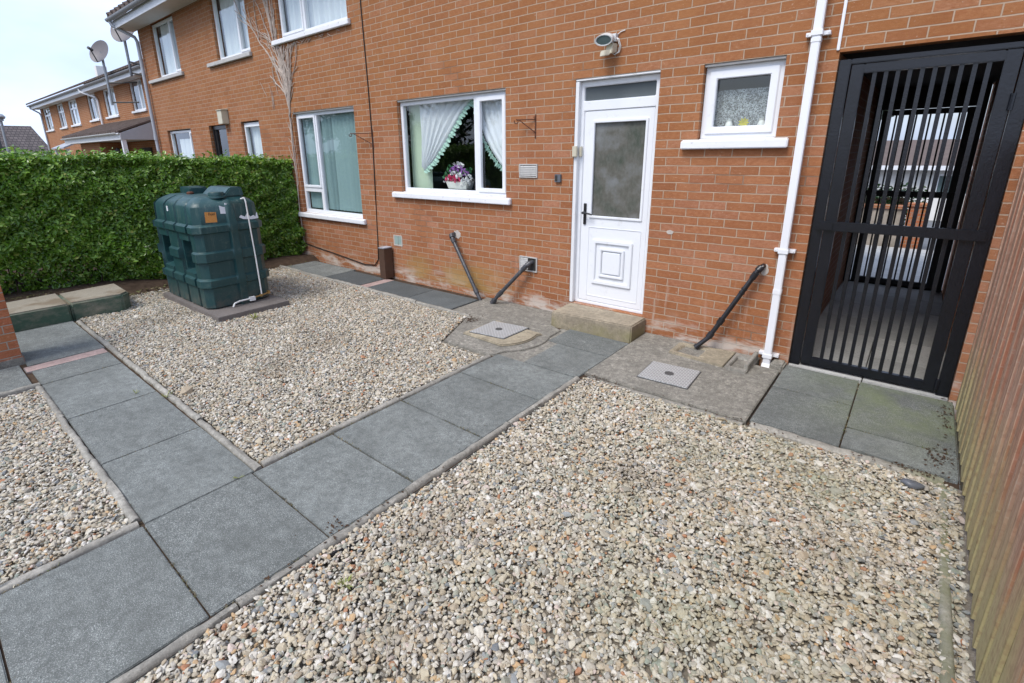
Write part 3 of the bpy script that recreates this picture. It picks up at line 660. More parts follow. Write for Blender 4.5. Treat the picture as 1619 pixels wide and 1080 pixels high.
def vase(x, lab):
    b = MB(); b.lathe([(.02, 0), (.034, .01), (.04, .035), (.026, .07), (.02, .085), (.026, .1)], (x, .135, 1.93), 14); tag(b.build('vase', 'nylon_white'), lab, 'vase', None)
vase(.585, 'small white vase left of the yellow flower in the small window'); vase(.84, 'small white vase right of the yellow flower in the small window')
b = MB()
for k in range(9):
    a = 2*PI*k/9; b.add([(.705, .128, 2.0), (.705+.03*math.cos(a-.3), .12, 2.0+.03*math.sin(a-.3)), (.705+.045*math.cos(a), .115, 2.0+.045*math.sin(a)), (.705+.03*math.cos(a+.3), .12, 2.0+.03*math.sin(a+.3))], [(0, 1, 2, 3)])
b.tube([(.705, .13, 1.93), (.705, .13, 2.0)], .008, 6)
tag(b.build('yellow_flower', 'leaf_yellow', smooth=0), 'small yellow flower standing on the ledge of the small square window', 'flower')
fb_ = thing('flower_basket', 'white basket of artificial pink, purple and white flowers in the kitchen window', 'flower basket', (-2.66, .2, 1.335))
fb_['category'] = 'flower basket'
b = MB(); b.hexa([(-2.84, .14, 1.335), (-2.52, .14, 1.335), (-2.52, .25, 1.335), (-2.84, .25, 1.335), (-2.87, .12, 1.43), (-2.49, .12, 1.43), (-2.49, .27, 1.43), (-2.87, .27, 1.43)]); b.build('basket', 'basket_white', fb_, bevel=.006)
b = MB(); b.tube([(-2.82+.3*(i/12), .195, 1.43+.17*math.sin(PI*i/12)) for i in range(13)], .008, 6); b.build('basket_handle', 'basket_white', fb_)
def blooms(mat, pts, r):
    for (x, y, z) in pts:
        b = MB()
        for k in range(26):
            a = random.uniform(0, 2*PI); e = random.uniform(-.6, 1.3); d = Vector((math.cos(a)*math.cos(e), math.sin(a)*math.cos(e), math.sin(e)))
            q = d.cross(Vector((random.random(), random.random(), random.random()))).normalized()*r*.45; c = Vector((x, y, z))+d*r*.75
            b.add([c-q, c+d*r*.3, c+q, c-d*r*.3+d.cross(q)*.3], [(0, 1, 2, 3)])
        b.build('leaf_sprig' if mat == 'petal_leaf' else 'bloom', mat, fb_, smooth=0)
blooms('petal_pink', [(-2.70, .13, 1.475), (-2.75, .15, 1.46), (-2.66, .13, 1.45), (-2.83, .14, 1.47)], .052)
blooms('petal_purple', [(-2.77, .16, 1.575), (-2.71, .17, 1.60), (-2.66, .18, 1.59), (-2.59, .18, 1.56), (-2.55, .18, 1.53)], .046)
blooms('petal_white', [(-2.73, .13, 1.52), (-2.62, .12, 1.505), (-2.55, .14, 1.44), (-2.50, .14, 1.42), (-2.48, .15, 1.48), (-2.57, .15, 1.40), (-2.63, .17, 1.63), (-2.88, .15, 1.44), (-2.74, .2, 1.64)], .05)
blooms('petal_leaf', [(-2.87, .18, 1.54), (-2.84, .19, 1.60), (-2.90, .17, 1.48), (-2.68, .2, 1.53), (-2.58, .2, 1.52), (-2.52, .2, 1.57)], .05)

# ------------------------------------------------------------------ things on the wall
sl = thing('security_light', 'white floodlight with motion sensor mounted on the brick above the back door', 'security light', (-.47, 0, 2.74))
b = MB()
prof = [(.03, .0), (.065, .015), (.085, .05), (.092, .10), (.090, .118), (.078, .118), (.074, .108)]
Rm = Matrix.Rotation(R(2), 4, 'Z') @ Matrix.Rotation(R(24), 4, 'X')
vs = []
n = 18
for r_, h in prof:
    for j in range(n):
        t_ = 2*PI*j/n; q = Rm @ Vector((.98*r_*math.cos(t_), -h*.9, .54*r_*math.sin(t_))); vs.append((q.x-.505, q.y-.05, q.z+2.80))
k = len(prof); b.add(vs, [(i*n+j, i*n+(j+1) % n, (i+1)*n+(j+1) % n, (i+1)*n+j) for i in range(k-1) for j in range(n)]+[tuple(range(n-1, -1, -1))])
b.box(-.50, -.43, -.05, -.001, 2.755, 2.82); b.tube([(-.468, -.03, 2.77), (-.468, -.05, 2.74)], .014, 8); b.build('lamp_housing', 'light_body', sl, bevel=0)
b = MB(); vs = []
for r_, h in ((.0755, .109), (.05, .112), (.001, .113)):
    for j in range(n):
        t_ = 2*PI*j/n; q = Rm @ Vector((.98*r_*math.cos(t_), -h*.9, .54*r_*math.sin(t_))); vs.append((q.x-.505, q.y-.05, q.z+2.80))
b.add(vs, [(i*n+j, i*n+(j+1) % n, (i+1)*n+(j+1) % n, (i+1)*n+j) for i in range(2) for j in range(n)]); b.build('lens', 'light_lens', sl)
b = MB(); b.hexa([(-.515, -.09, 2.645), (-.435, -.11, 2.645), (-.43, -.01, 2.665), (-.50, -.01, 2.665), (-.50, -.085, 2.735), (-.425, -.095, 2.735), (-.425, -.005, 2.74), (-.495, -.005, 2.74)])
b.hexa([(-.545, -.13, 2.625), (-.485, -.15, 2.625), (-.45, -.10, 2.635), (-.50, -.09, 2.635), (-.54, -.125, 2.675), (-.48, -.145, 2.675), (-.45, -.09, 2.68), (-.50, -.085, 2.68)]); b.build('motion_sensor', 'cream_plastic', sl, bevel=.006)
b = MB()
for o_ in (0, .012): b.tube([(-.455, -.02, 2.80), (-.415+o_, -.03, 2.77), (-.40+o_, -.02, 2.71), (-.415+o_, -.015, 2.665), (-.45, -.015, 2.648), (-.475, -.02, 2.665)], .0042, 6)
b.tube([(-.455, -.01, 2.80), (-.40, -.008, 2.835), (-.36, -.006, 2.842)], .004, 6); b.build('cable', 'nylon_white', sl)

def bracket(x, zt, zb, arm, label, name='hanging_basket_bracket'):
    b = MB(); b.box(x-.008, x+.008, -.006, -.001, zb-.06, zt+.05); L_ = arm
    d = Vector((-.90, -.44, 0)).normalized(); e = Vector((x, -.006, zt))+d*L_
    b.tube([(x, -.006, zt), e], .0065, 6); b.tube([(x, -.006, zb), Vector((x, -.006, zt))+d*(L_*.86)], .006, 6)
    cc = e+Vector((0, 0, -.005)); b.tube([cc+d*.022*math.cos(t_)+Vector((0, 0, .022*math.sin(t_)-.012)) for t_ in np.linspace(.5*PI, 2.2*PI, 9)], .0055, 6)
    b.tube([Vector((x, -.008, zt+.03)), Vector((x-.012, -.02, zt+.02)), Vector((x, -.012, zt))], .004, 6)
    tag(b.build(name, 'rust'), label, 'wall bracket', 'hanging basket brackets')
bracket(-1.345, 2.125, 1.99, .21, 'rusty iron hanging basket bracket between the kitchen window and the back door')
bracket(-4.18, 2.08, 1.92, .35, 'thin rusty hanging basket bracket on the brick right of the living room window')
b = MB(); b.box(-1.075, -1.0, -.026, -.001, 1.474, 1.556, 0); b.box(-1.066, -1.038, -.031, -.026, 1.488, 1.545, 1)
tag(b.build('doorbell', ['meter_grey', 'vent_dark'], bevel=.006), 'small grey doorbell box on the brick left of the back door', 'doorbell')
b = MB(); b.box(-.868, -.815, -.028, .002, 1.735, 1.84); b.box(-.81, -.79, .02, .056, 1.735, 1.835)
tag(b.build('door_sensor', 'cream_plastic', bevel=.004), 'cream plastic sensor box on the left door jamb above the handle', 'sensor')
b = MB(); b.box(-8.90, -8.70, -.13, -.001, 2.405, 2.655); b.hexa([(-8.92, -.15, 2.655), (-8.68, -.15, 2.655), (-8.68, 0, 2.655), (-8.92, 0, 2.655), (-8.92, -.14, 2.668), (-8.68, -.14, 2.668), (-8.68, 0, 2.69), (-8.92, 0, 2.69)])
tag(b.build('wall_box', 'cream_plastic', bevel=.012), 'cream metal box on the neighbour wall above the dark side door', 'box')
# black cable
b = MB(); pts = [(-4.20, -.008, 4.7), (-4.215, -.008, 3.7), (-4.195, -.008, 2.75), (-4.19, -.008, 1.91), (-4.22, -.008, 1.2), (-4.25, -.008, .53), (-4.27, -.01, .23), (-4.36, -.012, .13), (-4.62, -.012, .105), (-5.0, -.012, .14), (-5.5, -.012, .19), (-6.0, -.012, .23), (-6.45, -.012, .28)]
b.tube(pts, .0075, 6); tag(b.build('cable', 'cable_black'), 'thin black cable running down the brick wall and along its foot', 'cable')
# waste pipes
def pipe(pts, r, mat, label, collars, patch=None):
    b = MB(); b.tube(pts, r, 14)
    P = [Vector(p) for p in pts]
    for (i, f, rr, ln) in collars:
        a, c = P[i], P[i+1]; d = (c-a).normalized(); m = a+(c-a)*f; b.tube([m-d*ln/2, m+d*ln/2], rr, 14)
    return tag(b.build('waste_pipe', mat, smooth=50), label, 'pipe', 'waste pipes on the wall')
pipe([(-2.62, .02, .775), (-2.615, -.06, .775), (-2.585, -.085, .735), (-2.10, -.15, .06), (-2.03, -.16, -.03)], .024, 'pipe_dark', 'dark grey waste pipe slanting down to the right under the kitchen window', [(1, .5, .034, .05), (2, .05, .031, .05), (2, .93, .031, .06)])
pipe([(-1.37, .03, .56), (-1.37, -.04, .555), (-1.40, -.075, .525), (-1.78, -.16, .10), (-1.86, -.18, -.01)], .023, 'pipe_dark', 'dark grey waste pipe coming out of the broken lower air vent', [(1, .6, .031, .05), (2, .08, .03, .05), (2, .9, .03, .07), (3, .6, .034, .06)])
pipe([(1.035, .02, .832), (1.03, -.05, .83), (1.01, -.07, .80), (.73, -.10, .215), (.69, -.12, .135), (.60, -.17, .03)], .021, 'pipe_black', 'glossy black waste pipe slanting down to the gully between door and white downpipe', [(1, .6, .029, .04), (2, .08, .027, .06), (2, .30, .0255, .01), (2, .36, .0255, .01), (2, .85, .029, .05), (3, .7, .029, .05), (4, .9, .026, .03)])
# brown box post
b = MB(); b.box(-4.035, -3.90, -.175, -.025, 0, .46); b.box(-4.04, -3.895, -.18, -.02, .455, .47, 1); b.box(-3.93, -3.905, -.183, -.175, .30, .315)
tag(b.build('brown_duct', ['post_brown', 'pipe_grey'], bevel=.006), 'square brown metal box duct standing against the foot of the wall', 'duct')

# bare creeper
def creeper():
    b = MB(); rr = random.Random(3)
    def stem(p, d, ln, r0, depth, xlim=None):
        pts = [p]; rad = [r0]; n = max(3, int(ln/.07)); x, z = p[0], p[2]
        for i in range(n):
            d += rr.uniform(-.16, .16); d = max(-1.2, min(1.2, d))
            st = ln/n; x += st*math.sin(d); z += st*math.cos(d)
            if -6.46 < x < -4.5 and z > 3.505: break
            if z > 4.66: break
            pts.append((x, -.008-.01*rr.random(), z)); rad.append(r0*1.05*(1-.55*(i+1)/n)+.0018)
            if depth < 2 and rr.random() < (.30 if depth < 1 else .2):
                stem(pts[-1], d+rr.choice((-1, 1))*rr.uniform(.3, .8), ln*rr.uniform(.14, .34), rad[-1]*.7, depth+1)
        if len(pts) > 1: b.tube(pts, rad, 5)
    trunk = [(-6.36, -.03, .3), (-6.40, -.025, .9), (-6.37, -.02, 1.4), (-6.385, -.02, 1.9), (-6.36, -.02, 2.3), (-6.37, -.02, 2.45)]
    b.tube(trunk, [.007, .008, .009, .011, .013, .014], 7)
    b.tube([(-6.34, -.02, 1.3), (-6.335, -.02, 1.8), (-6.35, -.02, 2.4)], .005, 6)
    for k in range(10): 
        z = 1.5+.09*k; stem((-6.38+rr.uniform(-.02, .02), -.015, z), rr.choice((-1, 1))*rr.uniform(.3, .9), rr.uniform(.1, .3), .004, 2)
    for a, ln, r0 in ((-.17, 2.3, .011), (-.13, 2.2, .010), (-.20, 1.5, .008), (-.09, 2.2, .011), (-.05, 1.1, .008), (.10, 1.1, .010), (.18, 1.15, .011), (.27, 1.2, .009), (.34, 1.1, .008), (.22, 1.15, .008), (-.30, 1.2, .007), (-.02, 1.1, .008), (.42, 1.0, .006), (.05, 1.1, .007)):
        stem((-6.37+rr.uniform(-.02, .02), -.018, 2.42+rr.uniform(0, .25)), a, ln, r0, 0)
    for k in range(7): stem((-6.58+rr.uniform(-.10, .08), -.01, 3.5+rr.uniform(-.1, .2)), rr.uniform(-.2, .12), 1.2, .007, 1)
    for k in range(26): stem((-6.1+rr.uniform(-.35, 1.5), -.012, 3.49-rr.uniform(0, .05)), rr.choice((-1, 1))*rr.uniform(.9, 1.5), rr.uniform(.08, .2), .004, 2)
    for k in range(10): stem((-6.75+rr.uniform(-.35, .1), -.008, 2.6+rr.uniform(-.1, 1.6)), rr.uniform(-.6, .4), rr.uniform(.2, .5), .0028, 2)
    return b
tag(creeper().build('bare_creeper', 'twig', smooth=60), 'leafless pale creeper climbing the brick between living room and upstairs window', 'creeper')

# ------------------------------------------------------------------ metal gates
def gate(y, x0, x1, zb, zt, ztop, label, mat, nb=10, mid=1.20, bw=.0125):
    gt = thing('metal_gate', label, 'gate', ((x0+x1)/2, y, 0), 'black metal gates of the passage')
    p = .072
    b = MB(); b.box(x0, x0+p, y-.03, y+.03, .0, ztop); b.box(x1-p, x1, y-.03, y+.03, .0, ztop); b.box(x0+p, x1-p, y-.03, y+.03, zt+.067, ztop); b.build('gate_post', mat, gt, bevel=.005)
    a, c = x0+p+.008, x1-p-.008; s = .075
    b = MB(); b.box(a, a+s, y-.024, y+.024, zb, zt+.062); b.box(c-s, c, y-.024, y+.024, zb, zt+.062); b.box(a+s, c-s, y-.024, y+.024, zt, zt+.062); b.box(a+s, c-s, y-.024, y+.024, zb, zb+.068); b.build('gate_frame', mat, gt, bevel=.005)
    b = MB(); b.box(a-.05, c+.05, y-.05, y-.0255, mid-.037, mid+.037); b.build('mid_rail', mat, gt, bevel=.004)
    pitch_ = (c-a-2*s)/(nb+1)
    for i in range(nb):
        xc = a+s+pitch_*(i+1); b = MB(); b.box(xc-bw, xc+bw, y-.0115, y+.0135, zb+.066, zt+.002); b.build('bar', mat, gt, bevel=.002)
    for za, zc in ((.05, .13), (2.0, 2.1)):
        b = MB(); b.tube([(x1-p-.004, y-.034, za), (x1-p-.004, y-.034, zc)], .014, 8); b.build('hinge', mat, gt)
    b = MB(); b.box(a-.03, a+.06, y-.062, y-.05, mid-.03, mid+.03); b.build('latch', mat, gt, bevel=.004)
    return gt
gate(.06, 1.330, 2.360, .022, 2.298, 2.40, 'tall black barred metal gate closing the passage beside the fence', 'gate_paint')
gate(3.62, 1.327, 2.345, .03, 2.14, 2.452, 'further black barred gate at the street end of the passage', 'gate_dull', bw=.009)

# ------------------------------------------------------------------ timber fence
fn = thing('timber_fence', 'reddish brown weathered timber board fence with green algae along its foot', 'fence', (2.40, -2.5, 0))
y = -.065; i = 0
while y > -5.6:
    wd = .168+random.uniform(-.022, .018); t0 = 2.392+random.uniform(-.003, .003); tilt = random.uniform(.006, .013)
    b = MB(); za, zt_ = .012+random.uniform(-.01, .008), 1.83+random.uniform(-.01, .01); lean = random.uniform(-.004, .004)
    g_ = random.uniform(.005, .011); yn, yf_ = y-wd+g_, y
    b.hexa([(t0, yn, za), (t0+.017, yn, za), (t0+tilt+.017, yf_, za), (t0+tilt, yf_, za), (t0+lean, yn+lean, zt_), (t0+.017+lean, yn+lean, zt_), (t0+tilt+.017+lean, yf_+lean, zt_), (t0+tilt+lean, yf_+lean, zt_)])
    b.build('board', 'fence', fn, bevel=.003, seg=1); y -= wd
for z in (.3, .95, 1.6):
    b = MB(); b.box(2.423, 2.47, -5.6, -.07, z-.04, z+.04); b.build('rail', 'fence', fn, bevel=.004)

# ------------------------------------------------------------------ paving, kerbs, concrete
pv = MB(); J = .004
def slab(x0, x1, y0, y1, m=0, z=0.0):
    t = [z+random.uniform(-.0025, .0025) for _ in range(4)]
    pv.hexa([(x0+J, y0+J, -.05), (x1-J, y0+J, -.05), (x1-J, y1-J, -.05), (x0+J, y1-J, -.05), (x0+J, y0+J, t[0]), (x1-J, y0+J, t[1]), (x1-J, y1-J, t[2]), (x0+J, y1-J, t[3])], m)
ML, MR = -.795, .032
for a, c in ((-1.873, -1.36), (-2.525, -1.873), (-3.125, -2.525), (-3.675, -3.125), (-4.24, -3.675), (-4.82, -4.24), (-5.42, -4.82), (-6.02, -5.42)): slab(ML, MR, a, c)
slab(-.50, .05, -1.36, -.80); slab(-.62, .05, -.80, -.37)
for a, c in ((-1.60, ML), (-2.465, -1.60), (-3.37, -2.465), (-3.80, -3.37)): slab(a, c, -4.235, -3.655)
slab(-5.30, -3.98, -4.235, -3.64)
slab(-3.98, -3.80, -4.27, -3.655, 2, -.002)
for k in range(4): slab(-4.08, -3.42, -4.275-.62*(k+1), -4.275-.62*k)
# wall-side path
for a, c, m in ((-6.4, -5.66, 0), (-5.66, -4.80, 0), (-4.80, -3.95, 1), (-3.76, -2.90, 1), (-2.90, -2.10, 1)): slab(a, c, -.655, -.14 if m else -.07, m)
slab(-3.95, -3.76, -.66, -.13, 2, -.004); slab(-4.86, -4.80, -.66, -.1, 2, -.004)
# slabs in front of the gate
slab(1.315, 1.835, -.535, -.02); slab(1.315, 1.835, -1.20, -.535, 3); slab(1.835, 2.392, -.90, -.02, 3); slab(1.835, 2.392, -1.19, -.90)
pv.m = 4
for i_, (x0, x1, y0, y1) in enumerate(((-.86, .09, -6.1, -.3), (-5.33, -.80, -4.28, -3.6), (-4.7, -3.3, -6.8, -4.2), (-6.5, -2.0, -.70, .0), (1.29, 2.4, -1.24, .0))): pv.box(x0, x1, y0, y1, -.12-.004*i_, -.0125-.004*i_)
struct(pv.build('path', ['paving', 'paving_dark', 'pink_brick', 'paving', 'soil'], bevel=.004, seg=2, origin=(0, 0, 0)))
# concrete edgings: short rounded lengths
kb = MB()
def edging(p, q, z=.016, wdt=.044, ln=.91):
    p = Vector((*p, 0)); q = Vector((*q, 0)); d = (q-p); L_ = d.length; d.normalize(); nn = Vector((-d.y, d.x, 0)); n = max(1, round(L_/ln)); off = 0
    for i in range(n):
        a = p+d*(L_*i/n+.004); c = p+d*(L_*(i+1)/n-.004); o = nn*random.uniform(-.006, .006); zz = z+random.uniform(-.006, .006); ring = []
        h = wdt/2
        prof = [(-h, -.12), (-h, zz-.016), (-h*.72, zz-.004), (-h*.3, zz), (h*.3, zz), (h*.72, zz-.004), (h, zz-.016), (h, -.12)]
        m = max(2, int((c-a).length/.06)); vs = []
        for j in range(m+1):
            cen = a+(c-a)*(j/m)+o; wv = random.uniform(-.005, .005)
            for s, hz in prof: vs.append(cen+nn*(s+wv*(1 if hz > 0 else 0))+Vector((0, 0, hz+(random.uniform(-.007, .003) if hz > 0 else 0))))
        k = len(prof)
        kb.add(vs, [(j*k+r, j*k+r+1, (j+1)*k+r+1, (j+1)*k+r) for j in range(m) for r in range(k-1)]+[tuple(range(k)), tuple(range((m+1)*k-1, m*k-1, -1))])
edging((.062, -1.36), (.062, -6.0)); edging((-.825, -1.44), (-.825, -3.60)); edging((-.825, -4.25), (-.825, -6.0))
edging((-.80, -3.628), (-5.25, -3.600)); edging((-.85, -4.258), (-3.36, -4.258)); edging((-3.39, -4.235), (-3.44, -6.5))
edging((-1.75, -.685), (-6.3, -.685), z=.02, wdt=.05); edging((.10, -1.275), (1.30, -1.275), z=.004, wdt=.05); edging((1.33, -1.235), (2.33, -1.235), z=.0, wdt=.075)
edging((2.315, -1.30), (2.33, -5.5), z=.008, wdt=.042)
struct(kb.build('kerb_edging', 'kerb_concrete', smooth=50, origin=(0, 0, 0)))
# rough concrete aprons either side of the step
ap = MB()
def arc(cx, cy, r, a0, a1, n=12): return [(cx+r*math.cos(R(a0+(a1-a0)*i/n)), cy+r*math.sin(R(a0+(a1-a0)*i/n))) for i in range(n+1)]
ap.prism([(-1.76, -.70), (-1.42, -1.44), (-.86, -1.43), (-.80, -1.40)]+arc(-1.10, -.92, .50, -48, 25)+[(-.66, -.48), (-.84, -.40), (-.86, -.005), (-2.06, -.005), (-2.06, -.69)], -.1, .008)
ap.prism([(.055, -1.25), (1.305, -1.25), (1.305, -.20), (1.11, -.20), (1.11, -.005), (.055, -.005)], -.1, .010)
ap.prism([(-.80, -1.42), (-.48, -1.42), (-.48, -.80), (-.60, -.78), (-.60, -.4), (-.70, -.4), (-.75, -.9)], -.06, -.005)
struct(ap.build('concrete_apron', 'apron_concrete', bevel=.006, origin=(0, 0, 0)))
ap = MB(); ap.prism([(-1.40, -1.19), (-.90, -1.22)]+arc(-1.13, -.92, .40, -52, 20)+[(-.72, -.72), (-1.36, -.68)], .0, .028)
struct(ap.build('manhole_surround', 'gully_concrete', bevel=.012, origin=(0, 0, 0)))
def manhole(p, z, label):
    t = thing('manhole_cover', label, 'manhole cover', (sum(q[0] for q in p)/4, sum(q[1] for q in p)/4, z), 'square steel manhole covers')
    P = [Vector((*q, 0)) for q in p]; c = sum(P, Vector())/4
    b = MB(); b.prism([(q.x, q.y) for q in P], z-.02, z+.004); b.build('rim', 'steel_dark', t, bevel=.002)
    b = MB(); b.prism([tuple((c+(q-c)*.965).xy) for q in P], z, z+.010); b.build('plate', 'tread', t, bevel=.003)
    b = MB(); b.lathe([(.038, 0), (.036, .004), (.024, .004), (.022, .0015)], (c.x, c.y, z+.0095), 18); b.build('lifting_hole', 'steel_dark', t)
manhole([(-1.345, -1.155), (-.93, -1.095), (-.92, -.68), (-1.36, -.735)], .029, 'steel manhole cover in the rounded concrete beside the gravel left of the step')
manhole([(.428, -1.06), (.835, -1.03), (.812, -.638), (.406, -.675)], .011, 'steel manhole cover in the concrete between the door step and downpipe')
# door step
b = MB(); b.hexa([(-.845, -.40, -.06), (.045, -.345, -.06), (.045, -.003, -.06), (-.845, -.003, -.06), (-.84, -.395, .158), (.04, -.335, .158), (.045, -.003, .163), (-.845, -.003, .163)])
tag(b.build('door_step', 'step_concrete', bevel=.012, seg=3), 'worn buff concrete step below the white back door', 'door step')
# gullies
b = MB(); pool = [(.44, -.40), (.92, -.44), (.92, -.05), (.44, -.12)]
inn = [(.47, -.36), (.70, -.38), (.70, -.13), (.50, -.15)]
def basin(b, outer, inner, z0, z1):
    n = 4; vs = [(x, y, z1) for x, y in outer]+[(x, y, z1) for x, y in inner]+[(x, y, z0) for x, y in [(sum(q[0] for q in inner)/4+(x-sum(q[0] for q in inner)/4)*.35, sum(q[1] for q in inner)/4+(y-sum(q[1] for q in inner)/4)*.35) for x, y in inner]]+[(x, y, -.1) for x, y in outer]
    fs = [(i, (i+1) % 4, 4+(i+1) % 4, 4+i) for i in range(4)]+[(4+i, 4+(i+1) % 4, 8+(i+1) % 4, 8+i) for i in range(4)]+[(8, 9, 10, 11)]+[(12+i, 12+(i+1) % 4, (i+1) % 4, i) for i in range(4)]
    b.add(vs, fs)
basin(b, pool, inn, -.09, .030)
tag(b.build('drain_gully', 'gully_concrete', bevel=.004), 'pale concrete drain gully under the black waste pipe', 'drain', 'drain gullies')
b = MB(); basin(b, [(.935, -.45), (1.108, -.46), (1.10, -.06), (.93, -.07)], [(.96, -.41), (1.075, -.41), (1.07, -.15), (.965, -.15)], -.11, .034)
b.hexa([(1.075, -.42, -.1), (1.108, -.42, -.1), (1.105, -.06, -.1), (1.072, -.06, -.1), (1.075, -.42, .075), (1.108, -.42, .075), (1.105, -.06, .08), (1.072, -.06, .08)])
tag(b.build('drain_gully', 'kerb_concrete', bevel=.005), 'narrow raised concrete gully hard against the white downpipe', 'drain', 'drain gullies')
b = MB(); b.box(1.215, 1.32, -.16, -.003, -.05, .035); tag(b.build('concrete_lump', 'apron_concrete', bevel=.014), 'small concrete pad at the foot of the brick pier beside the gate', 'concrete pad')

# ------------------------------------------------------------------ gravel (stuff)
def ico(sub):
    bm = bmesh.new(); bmesh.ops.create_icosphere(bm, subdivisions=sub, radius=1.0); v = np.array([q.co[:] for q in bm.verts]); f = np.array([[q.index for q in t.verts] for t in bm.faces]); bm.free(); return v, f
def stone_template(sub, sd):
    r = np.random.default_rng(sd); v, f = ico(sub); v = v.copy()
    for _ in range(7):
        d = r.normal(size=3); d /= np.linalg.norm(d); h = r.uniform(.42, .78); q = v@d; v -= np.outer(np.maximum(q-h, 0)*.85, d)
    v += r.normal(size=v.shape)*.035; return v, f
def inpoly(px, py, poly):
    ins = np.zeros(len(px), bool); n = len(poly); j = n-1
    for i in range(n):
        xi, yi = poly[i]; xj, yj = poly[j]
        c = ((yi > py) != (yj > py)) & (px < (xj-xi)*(py-yi)/(yj-yi+1e-12)+xi); ins ^= c; j = i
    return ins
def gravel(name, poly, dens, size, sub, ztop=.004):
    P = np.array(poly); A = (P.max(0)-P.min(0)).prod(); n = int(A*dens)
    xy = rng.uniform(P.min(0), P.max(0), (n, 2)); xy = xy[inpoly(xy[:, 0], xy[:, 1], poly)]; n = len(xy)
    lay = rng.random(n); bumpy = .012*np.sin(xy[:, 0]*2.3+1)*np.sin(xy[:, 1]*2.9)+.006*np.sin(xy[:, 0]*7+xy[:, 1]*5)
    z = ztop-.020+.019*lay+bumpy*.8
    V = []; F = []; o = 0; kinds = 10; which = rng.integers(0, kinds, n)
    for k in range(kinds):
        tv, tf = stone_template(sub, 100+k); idx = np.where(which == k)[0]; m = len(idx)
        s = size*np.exp(rng.normal(0, .34, m)); S = np.stack([s*rng.uniform(.9, 1.25, m), s*rng.uniform(.62, .9, m), s*rng.uniform(.38, .62, m)], 1)
        a = rng.uniform(0, 2*PI, m); tx, ty = rng.normal(0, .38, m), rng.normal(0, .38, m)
        v = tv[None]*S[:, None, :]
        c, s_ = np.cos(tx)[:, None], np.sin(tx)[:, None]; v = np.stack([v[..., 0], c*v[..., 1]-s_*v[..., 2], s_*v[..., 1]+c*v[..., 2]], -1)
        c, s_ = np.cos(ty)[:, None], np.sin(ty)[:, None]; v = np.stack([c*v[..., 0]+s_*v[..., 2], v[..., 1], -s_*v[..., 0]+c*v[..., 2]], -1)
        c, s_ = np.cos(a)[:, None], np.sin(a)[:, None]; v = np.stack([c*v[..., 0]-s_*v[..., 1], s_*v[..., 0]+c*v[..., 1], v[..., 2]], -1)
        v[..., 0] += xy[idx, 0][:, None]; v[..., 1] += xy[idx, 1][:, None]; v[..., 2] += z[idx][:, None]
        V.append(v.reshape(-1, 3)); F.append((tf[None]+(np.arange(m)*len(tv))[:, None, None]).reshape(-1, 3)+o); o += m*len(tv)
    ob = raw_mesh(name, np.concatenate(V), f3=np.concatenate(F), mat='gravel', smooth=False); ob['kind'] = 'stuff'; return ob
gravel('gravel', [(.095, -1.31), (2.385, -1.28), (2.385, -4.7), (.095, -4.7)], 8200, .0107, 2)
gravel('gravel', [(-.855, -1.46), (-1.45, -1.46), (-1.77, -.72), (-6.2, -.715), (-6.25, -3.0), (-5.3, -3.15), (-5.3, -3.57), (-.855, -3.595)], 8000, .0113, 1)
gravel('gravel', [(-.855, -4.255), (-3.32, -4.255), (-3.38, -5.3), (-.855, -5.3)], 8000, .0115, 1)
b = MB()
for i_, (x0, x1, y0, y1) in enumerate(((.09, 2.41, -6, -1.25), (-6.6, -.85, -3.58, -.71), (-3.4, -.85, -6, -4.24))): b.box(x0, x1, y0, y1, -.131-.003*i_, -.0225-.0015*i_)
struct(b.build('ground_bed', 'grit', smooth=0, origin=(0, 0, 0)))
b = MB(); JL = [((ML, q), (MR, q)) for q in (-1.873, -2.525, -3.125, -3.675, -4.24, -4.82)]+[((q, -4.23), (q, -3.66)) for q in (-1.6, -2.465, -3.37)]+[((1.835, -1.2), (1.835, -.05)), ((1.32, -.535), (1.83, -.535)), ((1.84, -.9), (2.36, -.9)), ((ML, -4.24), (-3.4, -4.245)), ((ML, -3.64), (-5.2, -3.635)), ((.04, -1.4), (.04, -4.9)), ((-.803, -1.5), (-.803, -4.8)), ((.05, -.4), (.05, -1.25))]
for (p0, p1) in JL:
    L_ = math.dist(p0, p1)
    for _ in range(int(L_*150)):
        q = random.random(); 
        if math.sin(q*9+p0[0]*5+p0[1]*3) < -.1: continue
        x = p0[0]+(p1[0]-p0[0])*q+random.gauss(0, .005); y = p0[1]+(p1[1]-p0[1])*q+random.gauss(0, .005); a = random.uniform(0, 2*PI); e = random.uniform(.1, .9); l = random.uniform(.005, .016); d = Vector((math.cos(a)*math.cos(e), math.sin(a)*math.cos(e), math.sin(e)))*l; sd_ = Vector((-math.sin(a), math.cos(a), 0))*l*.22; c = Vector((x, y, -.004)); b.add([c-sd_, c+sd_, c+d+sd_*.4, c+d-sd_*.4], [(0, 1, 2, 3)])
o = b.build('joint_moss', 'moss', smooth=0, origin=(0, 0, 0)); o['kind'] = 'stuff'
